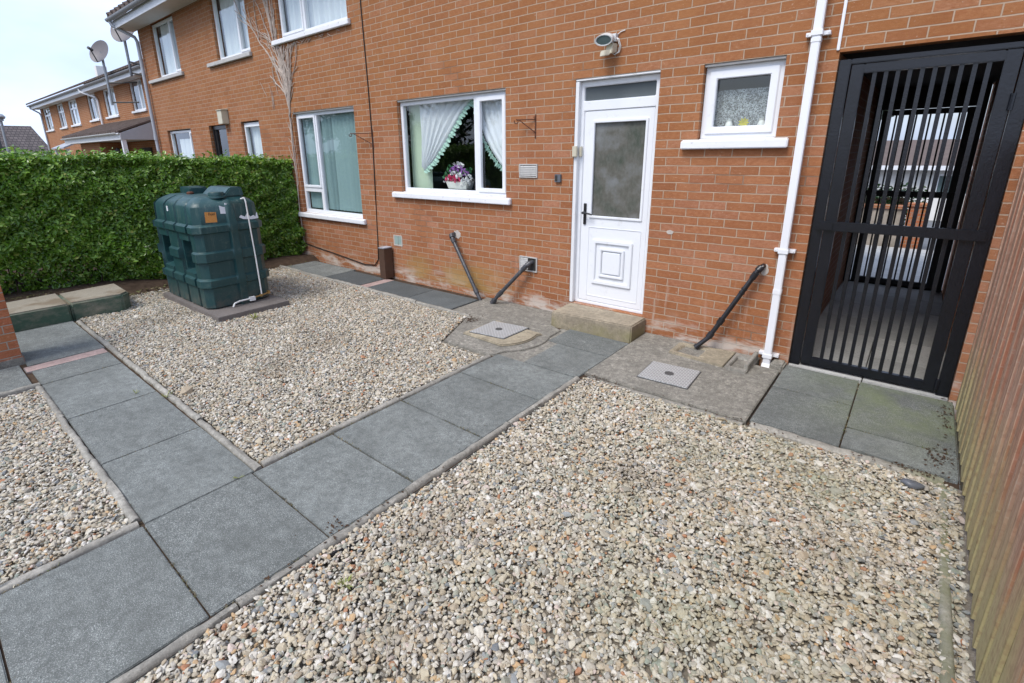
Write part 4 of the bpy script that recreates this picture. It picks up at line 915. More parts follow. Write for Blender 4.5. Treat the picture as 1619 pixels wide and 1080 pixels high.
# fallen leaves and crumbs
def litter(spots, mat='debris', sz=(.008, .022)):
    b = MB()
    for (cx, cy, sx, sy, n, z) in spots:
        for _ in range(n):
            x = random.gauss(cx, sx); y = random.gauss(cy, sy); s = random.uniform(*sz); a = random.uniform(0, 2*PI); zz = z+random.uniform(0, .008); u = Vector((math.cos(a), math.sin(a), random.uniform(-.3, .3)))*s; v = Vector((-math.sin(a), math.cos(a), random.uniform(-.4, .4)))*s*.55; c = Vector((x, y, zz))
            b.add([c-u, c+v, c+u, c-v], [(0, 1, 2, 3)])
    return b
lb = litter([(2.345, -.35, .022, .25, 90, .004), (2.31, -1.0, .04, .1, 90, .004), (2.2, -1.25, .12, .02, 60, .012), (1.5, -1.28, .3, .02, 30, .012), (-1.62, -.80, .05, .05, 130, .012), (.25, -1.30, .12, .025, 50, .014), (-6.4, -2.2, .3, .6, 500, .02), (-6.2, -.9, .2, .2, 300, .02), (-5.9, -3.4, .3, .4, 260, .05), (.06, -3.4, .012, .5, 40, .012), (-.03, -3.62, .05, .03, 22, .004), (1.6, -3.4, .4, .3, 40, .02), (1.2, -2.2, .6, .6, 30, .02)], sz=(.004, .012))
o = lb.build('leaf_litter', 'debris', smooth=0, origin=(0, 0, 0)); o['kind'] = 'stuff'
lb = litter([(-6.25, -1.6, .16, .9, 1300, .012), (-6.2, -3.2, .25, .5, 900, .05), (-6.3, -4.3, .3, .5, 500, .17)], sz=(.010, .03))
o = lb.build('hedge_litter', 'moss', smooth=0, origin=(0, 0, 0)); o['kind'] = 'stuff'
b = MB()
for _ in range(90):
    x = random.uniform(.2, 2.2); y = random.uniform(-4.2, -1.5); a = random.uniform(0, PI); l = random.uniform(.03, .11); z = .018
    b.tube([(x, y, z), (x+l*.5*math.cos(a), y+l*.5*math.sin(a), z+.004), (x+l*math.cos(a+.2), y+l*math.sin(a+.2), z)], .0013, 4)
o = b.build('twig_litter', 'twig', origin=(0, 0, 0)); o['kind'] = 'stuff'
def weed(x, y, z, s, n, label):
    b = MB()
    for k in range(n):
        a = random.uniform(0, 2*PI); e = random.uniform(.25, 1.1); l = s*random.uniform(.6, 1.1); d = Vector((math.cos(a)*math.cos(e), math.sin(a)*math.cos(e), math.sin(e))); sd_ = Vector((-math.sin(a), math.cos(a), 0))*l*.05; c = Vector((x, y, z))
        b.add([c-sd_*.5, c+sd_*.5, c+d*l*.6+sd_, c+d*l*.6-sd_, c+d*l*.85*Vector((1.15, 1.15, .9)).length*.58+Vector((0, 0, -l*.08))], [(0, 1, 2, 3), (3, 2, 4)])
    tag(b.build('weed', 'weed_green', smooth=0), label, 'weed', 'small weeds')
weed(.335, -3.80, .005, .062, 22, 'yellow green tuft of weed growing in the front gravel'); weed(-3.63, -2.30, .005, .10, 26, 'green weed in the gravel just in front of the oil tank')
weed(-2.28, -3.645, .0, .07, 14, 'small weed at the edging halfway along the far gravel bed'); weed(-2.55, -3.78, .0, .05, 9, 'tiny grass blade tuft in a slab joint of the left path')
weed(-.83, -4.80, .01, .09, 9, 'bright green blade at the near left edge of the path'); weed(-.80, -3.75, .0, .05, 6, 'tiny green tuft at the crossing of the two paths')
def pebble(x, y, z, s, mat, name, label, sd_):
    v, f = stone_template(2, sd_); b = MB(); b.add([(x+p[0]*s, y+p[1]*s*.7, z+p[2]*s*.45) for p in v], [tuple(q) for q in f]); tag(b.build(name, mat, smooth=40), label, 'stone')
pebble(2.19, -1.42, .02, .055, 'meter_grey', 'slate_piece', 'dark slate piece lying on the gravel near the corner by the fence', 3)
b = MB(); b.hexa([(.10, -3.83, -.01), (.13, -3.84, -.01), (.19, -3.58, -.01), (.165, -3.57, -.01), (.105, -3.825, .012), (.125, -3.835, .018), (.185, -3.585, .02), (.17, -3.575, .012)])
tag(b.build('plastic_strip', 'pipe_black', bevel=.003), 'black plastic strip half buried beside the path edging', 'plastic strip')
b = MB(); b.add([(-.795+.03*math.cos(t_)*1, -3.70+.012*math.sin(t_), .006+.004*math.sin(2*t_)) for t_ in np.linspace(0, 2*PI, 9)[:-1]], [tuple(range(8))]); 
# ------------------------------------------------------------------ oil tank
b = MB(); b.box(-5.60, -3.85, -2.60, -1.74, -.06, .055); tag(b.build('tank_base', 'pad_concrete', bevel=.006), 'flat dark concrete plinth carrying the green oil tank', 'plinth')
tank = thing('oil_tank', 'dark green ribbed plastic oil tank standing on a plinth before the hedge', 'oil tank', (-4.87, -2.17, .055))
def tank_body():
    X0, X1, Y0, Y1, ch = -5.55, -4.185, -2.56, -1.78, .075
    nx = [-5.445, -5.10, -4.755, -4.41]; hw, nd = .016, .034
    pts = []; tagp = []
    def P(x, y, t=None): pts.append((x, y)); tagp.append(t)
    P(X0+ch, Y0); col = 0
    for i, q in enumerate(nx):
        P(q-hw-.012, Y0, ('e', i)); P(q-hw, Y0+nd, 'g'); P(q+hw, Y0+nd, 'g'); P(q+hw+.012, Y0, ('s', i+1))
    P(X1-ch, Y0); P(X1, Y0+ch)
    ym = (Y0+Y1)/2+.03
    P(X1, ym-.055); P(X1+.014, ym-.04, 'r'); P(X1+.014, ym+.04, 'r'); P(X1, ym+.055)
    P(X1, Y1-ch); P(X1-ch, Y1)
    for i, q in reversed(list(enumerate(nx))):
        P(q+hw+.012, Y1); P(q+hw, Y1-nd, 'g'); P(q-hw, Y1-nd, 'g'); P(q-hw-.012, Y1)
    P(X0+ch, Y1); P(X0, Y1-ch); P(X0, Y0+ch)
    cx, cy = (X0+X1)/2, (Y0+Y1)/2; hx, hy = (X1-X0)/2, (Y1-Y0)/2
    levels = [(.055, -.025), (.075, -.006), (.31, -.006), (.325, .020), (.405, .020), (.425, -.006), (.47, -.006), (.50, -.006, 'p'), (.61, -.006, 'p'), (.625, .020, 'p'), (.725, .020, 'p'), (.745, -.006, 'p'), (.845, -.006, 'p'), (.86, -.006), (.945, -.006), (.96, .020), (1.03, .020), (1.055, -.014), (1.25, -.022), (1.30, -.06), (1.335, -.12), (1.355, -.17)]
    V = []
    for L_ in levels:
        z, o = L_[0], L_[1]; p = len(L_) > 2
        for (x, y), t in zip(pts, tagp):
            oo = o
            if t == 'g': oo = min(o, -.006)
            if t == 'r' and o < 0 and z < 1.2: oo = .014-.0
            ax = cx+(x-cx)*(hx+oo)/hx; ay = cy+(y-cy)*(hy+oo)/hy
            if p and t in (('s', 1), ('e', 1), ('s', 3), ('e', 3)): ay = Y0+.17
            V.append((ax, ay, z))
    n = len(pts); m = len(levels)
    F = [(i*n+j, i*n+(j+1) % n, (i+1)*n+(j+1) % n, (i+1)*n+j) for i in range(m-1) for j in range(n)]+[tuple(range(n-1, -1, -1)), tuple(range((m-1)*n, m*n))]
    b = MB(); b.add(V, F); return b
tank_body().build('tank_body', 'tank', tank, bevel=.004, smooth=40)
b = MB(); b.box(-5.47, -5.16, -2.20, -1.98, 1.345, 1.43); b.box(-5.20, -5.02, -2.24, -2.05, 1.345, 1.425); b.hexa([(-4.92, -2.16, 1.34), (-4.30, -2.16, 1.34), (-4.30, -1.90, 1.34), (-4.92, -1.90, 1.34), (-4.90, -2.05, 1.445), (-4.32, -2.05, 1.445), (-4.32, -1.91, 1.445), (-4.90, -1.91, 1.445)]); b.build('lifting_ridge', 'tank', tank, bevel=.012)
b = MB(); b.lathe([(.11, -.01), (.105, .012), (.085, .014), (.085, .05), (.08, .056), (.02, .058)], (-4.36, -2.20, 1.345), 24); b.build('fill_cap', 'tank', tank)
b = MB(); b.lathe([(.04, 0), (.04, .03), (.03, .04)], (-5.0, -2.25, 1.345), 16); b.build('vent_cap', 'petal_pink' if False else 'rust', tank)
b = MB(); b.tube([(-4.24, -1.975, 1.31), (-4.17, -1.965, 1.325), (-4.155, -1.96, 1.28), (-4.135, -1.95, .60), (-4.13, -1.945, .13)], .0085, 8); b.build('sight_tube', 'nylon_white', tank)
b = MB(); b.lathe([(.016, 0), (.016, .03)], (-4.17, -2.08, .115), 10, axis='x'); b.box(-4.165, -4.12, -2.10, -2.03, .08, .13); b.tube([(-4.14, -2.10, .11), (-4.13, -2.22, .112), (-4.12, -2.29, .10), (-4.115, -2.315, .06)], .0105, 8); b.build('outlet_pipe', 'nylon_white', tank, bevel=.003)
b = MB(); b.tube([(-4.14, -2.03, .115), (-4.135, -1.90, .13), (-4.14, -1.85, .14)], .011, 8); b.lathe([(.02, 0), (.02, .03)], (-4.135, -1.95, .11), 10); b.box(-4.15, -4.12, -1.87, -1.84, .125, .165); b.build('valve', 'brass', tank, bevel=.002)
XE = -4.1985
def sticker(poly, mat, name, x=XE):
    b = MB(); n = len(poly); tilt = lambda z: -.006*max(0, (z-1.05)/.2); b.add([(x+tilt(z), y, z) for y, z in poly]+[(x-.012+tilt(z), y, z) for y, z in poly], [tuple(range(n))]+[(i, n+i, n+(i+1) % n, (i+1) % n) for i in range(n)]); return b.build(name, mat, tank, smooth=0)
st = sticker([(-2.427, 1.078), (-2.30, 1.072), (-2.298, 1.187), (-2.420, 1.197)], 'sticker_orange', 'fuel_label', XE+.002)
sticker([(-2.247, 1.163), (-2.152, 1.156), (-2.155, 1.215), (-2.17, 1.225), (-2.16, 1.27), (-2.18, 1.28), (-2.19, 1.235), (-2.215, 1.24), (-2.235, 1.25), (-2.25, 1.255)], 'sticker_white', 'torn_label', XE+.002)
sticker([(-2.045, 1.10), (-2.0, 1.075), (-1.90, 1.062), (-1.815, 1.068), (-1.825, 1.14), (-1.845, 1.085), (-1.87, 1.11), (-1.91, 1.095), (-1.945, 1.14), (-1.975, 1.10), (-2.02, 1.125)], 'sticker_white', 'torn_label', XE+.002)
b = MB(); b.hexa([(-5.0, -2.546, 1.175), (-4.965, -2.546, 1.178), (-4.965, -2.52, 1.178), (-5.0, -2.52, 1.175), (-5.005, -2.543, 1.238), (-4.968, -2.543, 1.232), (-4.968, -2.52, 1.232), (-5.005, -2.52, 1.238)]); b.build('torn_label', 'sticker_white', tank, smooth=0)
cu = bpy.data.curves.new('txt', 'FONT'); cu.body = 'Fuel'; cu.size = .045; cu.extrude = .0006
to = bpy.data.objects.new('txt', cu); COL.objects.link(to); bpy.context.view_layer.update()
me = bpy.data.meshes.new_from_object(to.evaluated_get(bpy.context.evaluated_depsgraph_get())); bpy.data.objects.remove(to)
me.materials.clear(); me.materials.append(MAT['ink'])
lo = bpy.data.objects.new('lettering', me); COL.objects.link(lo); lo.parent = st; lo.location = Vector((XE+.0025-.002, -2.385, 1.155))-ORG[st.name]; lo.rotation_euler = (R(90), 0, R(90))

# ------------------------------------------------------------------ concrete blocks and brick pier at the left
for (ya, yb, xa, lab) in ((-4.30, -3.635, -5.33, 'mossy green sided concrete block next to the brick pier at the path end'), (-3.625, -3.02, -5.33, 'weathered concrete block with chipped corner nearer the hedge and tank')):
    b = MB(); c = .0 if ya < -4 else .10
    b.prism([(xa, ya), (xa+.02, yb-c), (xa-c*.9, yb), (-6.05, yb+.02), (-5.98, ya)], -.1, .205)
    tag(b.build('concrete_block', 'mossy_block', bevel=.022, seg=3), lab, 'concrete block', 'concrete blocks at the path end')
b = MB(); b.box(-4.47, -4.127, -4.90, -4.237, .06, 1.15); b.box(-4.50, -4.10, -4.92, -4.215, 1.15, 1.22, 1); b.box(-4.475, -4.118, -4.905, -4.228, -.12, .06, 1)
tag(b.build('brick_pier', ['brick_red', 'apron_concrete'], bevel=.003), 'short red orange brick pier cut off by the left edge beside the path', 'pier')

# ------------------------------------------------------------------ soil bed and hedge
b = MB(); n = 14; V = []
xs_ = [-8.6, -7.4, -6.6, -6.15, -5.95]
for j in range(n+1):
    yy = -6.5+6.5*j/n
    for x in xs_:
        z = -.02 if x > -6 else (.06+.10*min(1, max(0, -yy-2.2)))+random.uniform(-.02, .02); V.append((x+(0.0 if yy > -3 else .0), yy, z))
k = len(xs_); b.add(V, [(j*k+i, j*k+i+1, (j+1)*k+i+1, (j+1)*k+i) for j in range(n) for i in range(k-1)]); struct(b.build('ground_soil', 'soil', origin=(0, 0, 0)))
hedge = thing('privet_hedge', 'dense clipped green privet hedge running out from the house behind the tank', 'hedge', (-7.0, -3.2, 0))
def hedge_leaves():
    def face_x(y, z):
        return -6.42+.04*np.sin(y*2.1)+.05*np.sin(y*5.3+z*4)+.04*np.sin(z*7+y*3)-.04*np.clip((.45-z)/.45, 0, 1)-.24*np.clip((.5-z)/.5, 0, 1)*np.clip((-y-2.2)/1.5, 0, 1)-.10*np.clip((z-1.45)/.25, 0, 1)**2
    PH = rng.uniform(0, 6.28, 14); KY = rng.uniform(6, 24, 14)*rng.choice([-1, 1], 14); KZ = rng.uniform(6, 24, 14)
    def lump(y, z): return sum(np.sin(KY[i]*y+KZ[i]*z+PH[i]) for i in range(14))/14**.5
    def top_z(x, y): return 1.70+.035*np.clip(-y, 0, 6)+.02*np.sin(y*4.1+x*3)
    C = []; Nn = []
    n1 = 82000                                                          # front face shell
    y = rng.uniform(-6.4, -.02, n1); z = rng.uniform(.02, 1, n1)**.92*(1.72+.035*-y)
    keep = rng.random(n1) < np.clip(.85+z, .8, 1); 
    gap = (y < -3.05) & (z < .52) & (z > .16) & (rng.random(n1) < .45); keep &= ~gap
    y, z = y[keep], z[keep]; dep = rng.exponential(.055, len(y)); dep = np.minimum(dep, .35)
    out = rng.random(len(y)) < .03; dep[out] = -rng.uniform(0, .07, out.sum())
    x = face_x(y, z)-dep+.040*np.clip(lump(y, z), -1.6, 1.3); C.append(np.stack([x, y, z], 1)); Nn.append(np.tile([.85, -.15, .45], (len(y), 1)))
    n2 = 34000                                                          # top
    y = rng.uniform(-6.4, .0, n2); x = rng.uniform(-7.7, -6.45, n2); z = top_z(x, y)+.026*lump(y, x*1.3)+.022*np.sin(y*1.9+.7)-np.minimum(rng.exponential(.04, n2), .25)+np.where(rng.random(n2) < .10, rng.uniform(0, .10, n2), 0)
    C.append(np.stack([x, y, z], 1)); Nn.append(np.tile([.15, -.1, .95], (n2, 1)))
    for _ in range(70):                                                 # stray shoots
        k = 9; y0, x0_ = rng.uniform(-6., -.2), rng.uniform(-7.4, -6.45); hh = rng.uniform(.06, .17); tt_ = np.linspace(0, 1, k)
        C.append(np.stack([x0_+rng.normal(0, .03)*tt_+rng.normal(0, .012, k), y0+rng.normal(0, .04)*tt_+rng.normal(0, .012, k), 1.69+.035*-y0+hh*tt_], 1)); Nn.append(np.tile([.3, -.2, .8], (k, 1)))
    n3 = 9000                                                           # far side
    y = rng.uniform(-6.4, 0, n3); z = rng.uniform(.5, 1.75, n3); C.append(np.stack([-7.75+rng.uniform(0, .15, n3), y, z], 1)); Nn.append(np.tile([-.9, 0, .3], (n3, 1)))
    C = np.concatenate(C); Nn = np.concatenate(Nn); m = len(C)
    Nn = Nn+rng.normal(0, .55, (m, 3)); Nn /= np.linalg.norm(Nn, axis=1)[:, None]
    t = np.cross(Nn, rng.normal(size=(m, 3))); t /= np.linalg.norm(t, axis=1)[:, None]; q = np.cross(Nn, t)
    L_ = (.018+.024*rng.random(m)**1.5)[:, None]; wd = L_*rng.uniform(.42, .58, m)[:, None]; fold = Nn*wd*.35
    v = np.stack([C-t*L_, C+q*wd+fold, C+t*L_*1.05, C-q*wd+fold], 1).reshape(-1, 3); a = np.arange(m)*4
    f = np.concatenate([np.stack([a, a+1, a+2], 1), np.stack([a, a+2, a+3], 1)])
    return v, f
v, f = hedge_leaves(); raw_mesh('foliage', v, f3=f, mat='privet', smooth=False, parent=hedge)
b = MB(); b.hexa([(-7.5, -6.3, .62), (-6.80, -6.3, .62), (-6.62, -.02, .22), (-7.5, -.02, .22), (-7.55, -6.3, 1.75), (-6.72, -6.3, 1.75), (-6.64, -.02, 1.58), (-7.55, -.02, 1.58)])
b.build('light_block_core', 'bark', hedge, smooth=0)  # unseen solid box added inside the leaves to block light
b = MB()
for _ in range(150):
    y = random.uniform(-6.2, -.1); x = random.uniform(-7.1, -6.62); b.tube([(x, y, 0), (x+random.uniform(-.06, .06), y+random.uniform(-.08, .08), .35), (x+random.uniform(-.1, .14), y+random.uniform(-.15, .15), .8)], [.012, .008, .005], 5)
b.build('stem', 'bark', hedge)

# ------------------------------------------------------------------ left terrace beyond the hedge
LY = 2.5
far = thing('terraced_house', 'further row of orange brick terraced houses stepped back beyond the hedge', 'house', (-26, LY, 0))
LW = [(-39.25, -37.35, 3.42, 4.68), (-35.6, -34.1, 3.44, 4.68), (-33.0, -31.2, 3.47, 4.68), (-29.2, -27.75, 3.53, 4.68), (-26.5, -24.8, 3.54, 4.68), (-22.8, -21.3, 3.57, 4.68), (-19.5, -18.0, 3.57, 4.68), (-15.6, -14.1, 3.57, 4.68)]
b = MB(); b.plate(-39.85, -12.8, -.14, 4.70, LW, LY, LY+.12, back=False, edge=False); b.add([(-39.85, LY, -.14), (-39.85, LY+4, -.14), (-39.85, LY+4, 4.7), (-39.85, LY, 4.7)], [(0, 1, 2, 3)]); b.build('wall', 'brick_far', far, smooth=0)
for x0, x1, z0, z1 in LW:
    b = MB(); vv = [(x0-.1, LY+.121, z0-.1), (x1+.1, LY+.121, z0-.1), (x1+.1, LY+1.2, z0-.1), (x0-.1, LY+1.2, z0-.1), (x0-.1, LY+.121, z1+.02), (x1+.1, LY+.121, z1+.02), (x1+.1, LY+1.2, z1+.02), (x0-.1, LY+1.2, z1+.02)]
    b.add(vv, [(0, 1, 2, 3), (4, 7, 6, 5), (1, 5, 6, 2), (2, 6, 7, 3), (3, 7, 4, 0)]); b.build('interior_wall', 'interior', far, smooth=0)
for i, (x0, x1, z0, z1) in enumerate(LW):
    w_ = thing('window', None, None, ((x0+x1)/2, LY, z0), parent=far); fbm = MB(); xm = x0+(x1-x0)*(.62 if i > 2 else .5); zm = z1-.42
    hs = [(x0+.06, xm-.04, z0+.06, z1-.06), (xm+.04, x1-.06, z0+.06, z1-.06)] if i > 2 else [(x0+.07, xm-.04, z0+.06, zm-.04), (x0+.07, xm-.04, zm+.04, z1-.07), (xm+.04, x1-.07, z0+.06, zm-.04), (xm+.04, x1-.07, zm+.04, z1-.07)]
    fbm.plate(x0, x1, z0, z1, hs, LY+.05, LY+.11); fbm.build('frame', 'upvc', w_)
    gl = MB(); gl.add([(x0+.03, LY+.085, z0+.03), (x1-.03, LY+.085, z0+.03), (x1-.03, LY+.085, z1-.03), (x0+.03, LY+.085, z1-.03)], [(0, 1, 2, 3)]); gl.build('glass', 'glass', w_, smooth=0)
    sb = MB(); sb.box(x0-.1, x1+.1, LY-.06, LY+.05, z0-.08, z0-.001); sb.build('sill', 'upvc_old', w_, bevel=.01)
    cb_ = MB(); n = 30; cx0 = x0+(x1-x0)*(.3 if i % 2 else .06); cb_.add([(cx0+(x1-.05-cx0)*k/n, LY+.17+.03*math.sin(k*1.3), z) for k in range(n+1) for z in (z0, z1)], [(2*k, 2*k+2, 2*k+3, 2*k+1) for k in range(n)]); cb_.build('curtain', 'net_pale', w_, smooth=180)
b = MB(); b.box(-40.1, -12.6, LY-.42, LY-.40, 4.66, 4.83); b.build('fascia', 'fascia_white', far)
b = MB(); b.box(-40.1, -12.6, LY-.398, LY, 4.675, 4.69); b.build('soffit', 'soffit_white', far)
b = MB(); gutter(b, -40.1, -30.2, LY-.487, 4.87, .07, 0); gutter(b, -30.18, -12.6, LY-.487, 4.87, .07, 0); b.build('gutter', 'gutter_grey', far)
b = MB(); gable_roof(b, -40.1, -12.6, LY-.55, LY+5.6, 4.91, 1.42); rf = b.build('roof', 'roof_tile', far)
b = MB(); b.box(-34.9, -34.5, LY+2.0, LY+2.5, 6.0, 6.75); b.build('chimney', 'render_white', rf)
b = MB(); b.tube([(-28.0, LY-.487, 4.82), (-27.95, LY-.47, 4.70), (-27.25, LY-.10, 4.42), (-27.2, LY-.07, 4.30), (-27.2, LY-.07, 3.0)], .045, 8); b.build('downpipe', 'pipe_white', far)
b = MB(); b.tube([(-39.75, LY-.487, 4.82), (-39.7, LY-.47, 4.72), (-39.62, LY-.10, 4.45), (-39.6, LY-.06, 4.3), (-39.6, LY-.06, .5)], .045, 8); b.build('downpipe', 'pipe_grey', far)
# porch of the further row
PX0, PX1, PY = -27.6, -19.5, .95
b = MB(); b.box(-26.6, -23.6, PY+.35, LY, -.1, 2.40); b.build('porch_wall', 'brick_far', far, smooth=0)
b = MB(); b.box(-23.6, -19.9, LY-.25, LY-.002, -.1, 2.40); b.build('porch_back_wall', 'brick_far', far, smooth=0)
b = MB(); b.hexa([(PX0, PY-.03, 2.63), (PX1, PY-.03, 2.63), (PX1, LY, 3.20), (PX0, LY, 3.20), (PX0, PY-.03, 2.69), (PX1, PY-.03, 2.69), (PX1, LY, 3.27), (PX0, LY, 3.27)])
for i in range(27): b.tube([(PX0+.1+.3*i, PY-.05, 2.68), (PX0+.1+.3*i, LY, 3.25)], .055, 6)
b.build('porch_roof', 'roof_tile', far)
b = MB(); b.box(PX0, PX1, PY+.02, PY+.05, 2.40, 2.62); b.build('porch_fascia', 'upvc_old', far)
b = MB(); b.box(PX0, PX1-.03, PY+.051, LY-.26, 2.41, 2.43); b.build('porch_ceiling', 'soffit_white', far)
b = MB(); b.hexa([(PX1-.028, PY+.051, 2.40), (PX1, PY+.051, 2.40), (PX1, LY-.002, 2.40), (PX1-.028, LY-.002, 2.40), (PX1-.028, PY+.051, 2.625), (PX1, PY+.051, 2.625), (PX1, LY-.002, 3.18), (PX1-.028, LY-.002, 3.18)]); b.build('porch_gable', 'gutter_pale', far)
b = MB(); gutter(b, PX0, PX1, PY-.055, 2.63, .06); b.build('porch_gutter', 'upvc_old', far)
b = MB(); b.box(-21.9, -20.7, LY-.32, LY-.255, 0, 2.15); b.build('porch_door', 'vent_dark', far)
b = MB(); b.box(PX1-.16, PX1-.03, PY+.06, PY+.19, 0, 2.405); b.build('porch_post', 'upvc', far)
b = MB(); b.lathe([(.09, 0), (.11, .12), (.08, .3), (.03, .34)], (-23.5, PY+.9, 1.85), 12); b.build('porch_lamp', 'meter_grey', far)
b = MB(); b.hexa([(-31.9, 1.2, 2.25), (-29.3, 1.2, 2.25), (-29.3, LY, 2.8), (-31.9, LY, 2.8), (-31.9, 1.2, 2.31), (-29.3, 1.2, 2.31), (-29.3, LY, 2.86), (-31.9, LY, 2.86)]); b.build('canopy', 'lead_grey', far)
for xx in (-31.8, -29.55):
    b = MB(); b.box(xx, xx+.15, 1.3, 1.45, 0, 2.25); b.build('canopy_post', 'upvc', far)

def dish(c, r, az_, el_, foot, wallpts, label):
    t = thing('satellite_dish', label, 'satellite dish', foot, 'satellite dishes')
    d = Vector((math.sin(R(az_))*math.cos(R(el_)), math.cos(R(az_))*math.cos(R(el_)), math.sin(R(el_)))); rot_ = d.to_track_quat('Z', 'Y').to_matrix()
    b = MB(); n = 28; vs = []; prof = [(.02, 0), (.4, .03), (.75, .10), (1., .18), (1., .165), (.75, .085), (.4, .012), (.02, -.02)]
    for rr_, h in prof:
        for j in range(n):
            q = rot_@Vector((rr_*r*math.cos(2*PI*j/n)*.94, rr_*r*math.sin(2*PI*j/n), h*r)); vs.append(Vector(c)+q)
    k = len(prof); b.add(vs, [(i*n+j, i*n+(j+1) % n, (i+1)*n+(j+1) % n, (i+1)*n+j) for i in range(k-1) for j in range(n)]); b.build('reflector', 'dish_grey', t)
    b = MB(); lo_ = Vector(c)+rot_@Vector((0, -r*.95, .15*r)); fo = Vector(c)+rot_@Vector((0, -r*.25, r*.95)); b.tube([lo_, fo], .02, 6); b.tube([fo-(d*.1), fo+(d*.08)], .05, 8); b.build('feed_arm', 'steel_dark', t)
    b = MB(); cc = Vector(c)-d*.1; b.tube([Vector(foot), Vector((foot[0], foot[1], cc.z-.1)), cc+d*.08], .045, 8); b.build('mast', 'galv_pole', t)
    for a, q in wallpts:
        b = MB(); b.tube([a, q], .03, 6); b.build('wall_bracket', 'steel_dark', t)
dish((-22.6, 1.75, 5.62), .44, 150, 22, (-22.55, 1.75, 3.75), [((-22.55, 1.75, 4.55), (-21.7, 2.48, 4.55)), ((-22.55, 1.75, 3.85), (-21.9, 2.48, 3.85))], 'round grey satellite dish on a tall mast above the far roofline')
dish((-18.55, 1.5, 5.78), .50, 150, 22, (-18.85, 1.5, 4.4), [((-18.85, 1.5, 4.85), (-18.0, 2.48, 4.5)), ((-18.85, 1.5, 4.5), (-18.2, 2.48, 4.3))], 'larger pale satellite dish half hidden behind the near house drainpipe')
an = MB(); an.tube([(-21.4, 2.9, 5.1), (-21.4, 2.9, 6.0)], .02, 6); an.tube([(-21.7, 2.9, 5.95), (-21.0, 2.9, 5.95)], .012, 5)
for q in (-.25, -.1, .05, .2): an.tube([(-21.35+q, 2.7, 5.95), (-21.35+q, 3.1, 5.95)], .008, 5)
tag(an.build('tv_aerial', 'galv_pole'), 'thin television aerial on the far roof between the two dishes', 'aerial')
# bungalow and lamp far left
bg_ = thing('bungalow', 'distant bungalow with a brown tiled roof at the far left behind the hedge', 'bungalow', (-60, 0, 0))
b = MB(); b.box(-64, -59.2, -10, 5.4, -.1, 2.2); b.build('wall', 'render_white', bg_)
b = MB(); b.add([(-58.8, -10.5, 2.15), (-58.8, 6.1, 2.15), (-62.0, 5.35, 4.72), (-62.0, -10.5, 4.72), (-65.2, 6.1, 2.15), (-65.2, -10.5, 2.15)], [(0, 1, 2, 3), (1, 4, 2), (3, 2, 4, 5), (0, 3, 5)]); rf = b.build('roof', 'far_tiles', bg_, smooth=0)
b = MB(); b.tube([(-59.6, 2.6, 2.9), (-59.6, 2.6, 3.9)], .12, 8); b.box(-59.75, -59.3, 2.2, 3.1, 2.75, 2.85); b.build('vent_pipe', 'steel_dark', rf)
b = MB(); b.tube([(-30, -.72, 0), (-30, -.66, 3.5)], [.075, .055], 10); b.lathe([(.03, 0), (.16, .05), (.2, .14), (.12, .24), (.02, .27)], (-30, -.66, 3.5), 14); b.box(-30.1, -29.9, -.76, -.56, 3.46, 3.52)
tag(b.build('street_lamp', 'galv_pole'), 'grey street lamp post at the far left edge above the hedge', 'street lamp')

# ------------------------------------------------------------------ the street seen through the passage
b = MB(); b.add([(-6, 3.81, -.01), (10, 3.81, -.01), (10, 4.6, -.01), (-6, 4.6, -.01), (10, 9.4, -.38), (-6, 9.4, -.38)], [(0, 1, 2, 3), (3, 2, 4, 5)]); struct(b.build('pavement', 'passage_floor', smooth=0, origin=(0, 0, 0)))
b = MB(); b.add([(-30, 9.4, -.40), (30, 9.4, -.40), (30, 40, -2.45), (-30, 40, -2.45)], [(0, 1, 2, 3)]); struct(b.build('road', 'tarmac', smooth=0, origin=(0, 0, 0)))
b = MB(); b.box(-8, 1.72, 9.6, 9.8, -.5, .42); b.box(-8, 1.74, 9.56, 9.84, .42, .50, 1); tag(b.build('garden_wall', ['stone_wall', 'brick_red'], bevel=.01), 'low pale stone garden wall with red coping across the street', 'wall')
b = MB(); b.box(1.78, 2.12, 9.5, 9.9, -.5, .50); b.box(1.75, 2.15, 9.47, 9.93, .50, .56); tag(b.build('gate_pier', 'brick_red', bevel=.01), 'red brick gate pier ending the low garden wall across the street', 'pier')
wh = thing('white_house', 'white rendered house with a brown tiled roof seen through the gate bars', 'house', (2, 26, -1.6))
b = MB(); b.plate(-9, 14, -1.8, .80, [(2.3, 3.9, -.3, .55), (-2.6, -.6, -.3, .55), (-6, -5, -1.6, .5)], 24, 24.15); b.build('wall', 'render_white', wh, smooth=0)
b = MB(); b.hexa([(-9.3, 23.5, .80), (14.3, 23.5, .80), (14.3, 27.6, 1.83), (-9.3, 27.6, 1.83), (-9.3, 23.5, .9), (14.3, 23.5, .9), (14.3, 27.6, 1.95), (-9.3, 27.6, 1.95)]); b.build('roof', 'bungalow_roof', wh, smooth=0)
b = MB(); b.box(-9.3, 14.3, 23.42, 23.49, .72, .90); b.build('gutter', 'fascia_white', wh)
for a, c in ((2.3, 3.9), (-2.6, -.6)):
    w_ = thing('window', None, None, ((a+c)/2, 24.1, -.3), parent=wh); fbm = MB(); fbm.plate(a, c, -.3, .55, [(a+.08, (a+c)/2-.04, -.22, .47), ((a+c)/2+.04, c-.08, -.22, .47)], 24.05, 24.1); fbm.build('frame', 'upvc', w_)
    gl = MB(); gl.box(a+.02, c-.02, 24.07, 24.08, -.28, .53); gl.build('glass', 'light_lens', w_)
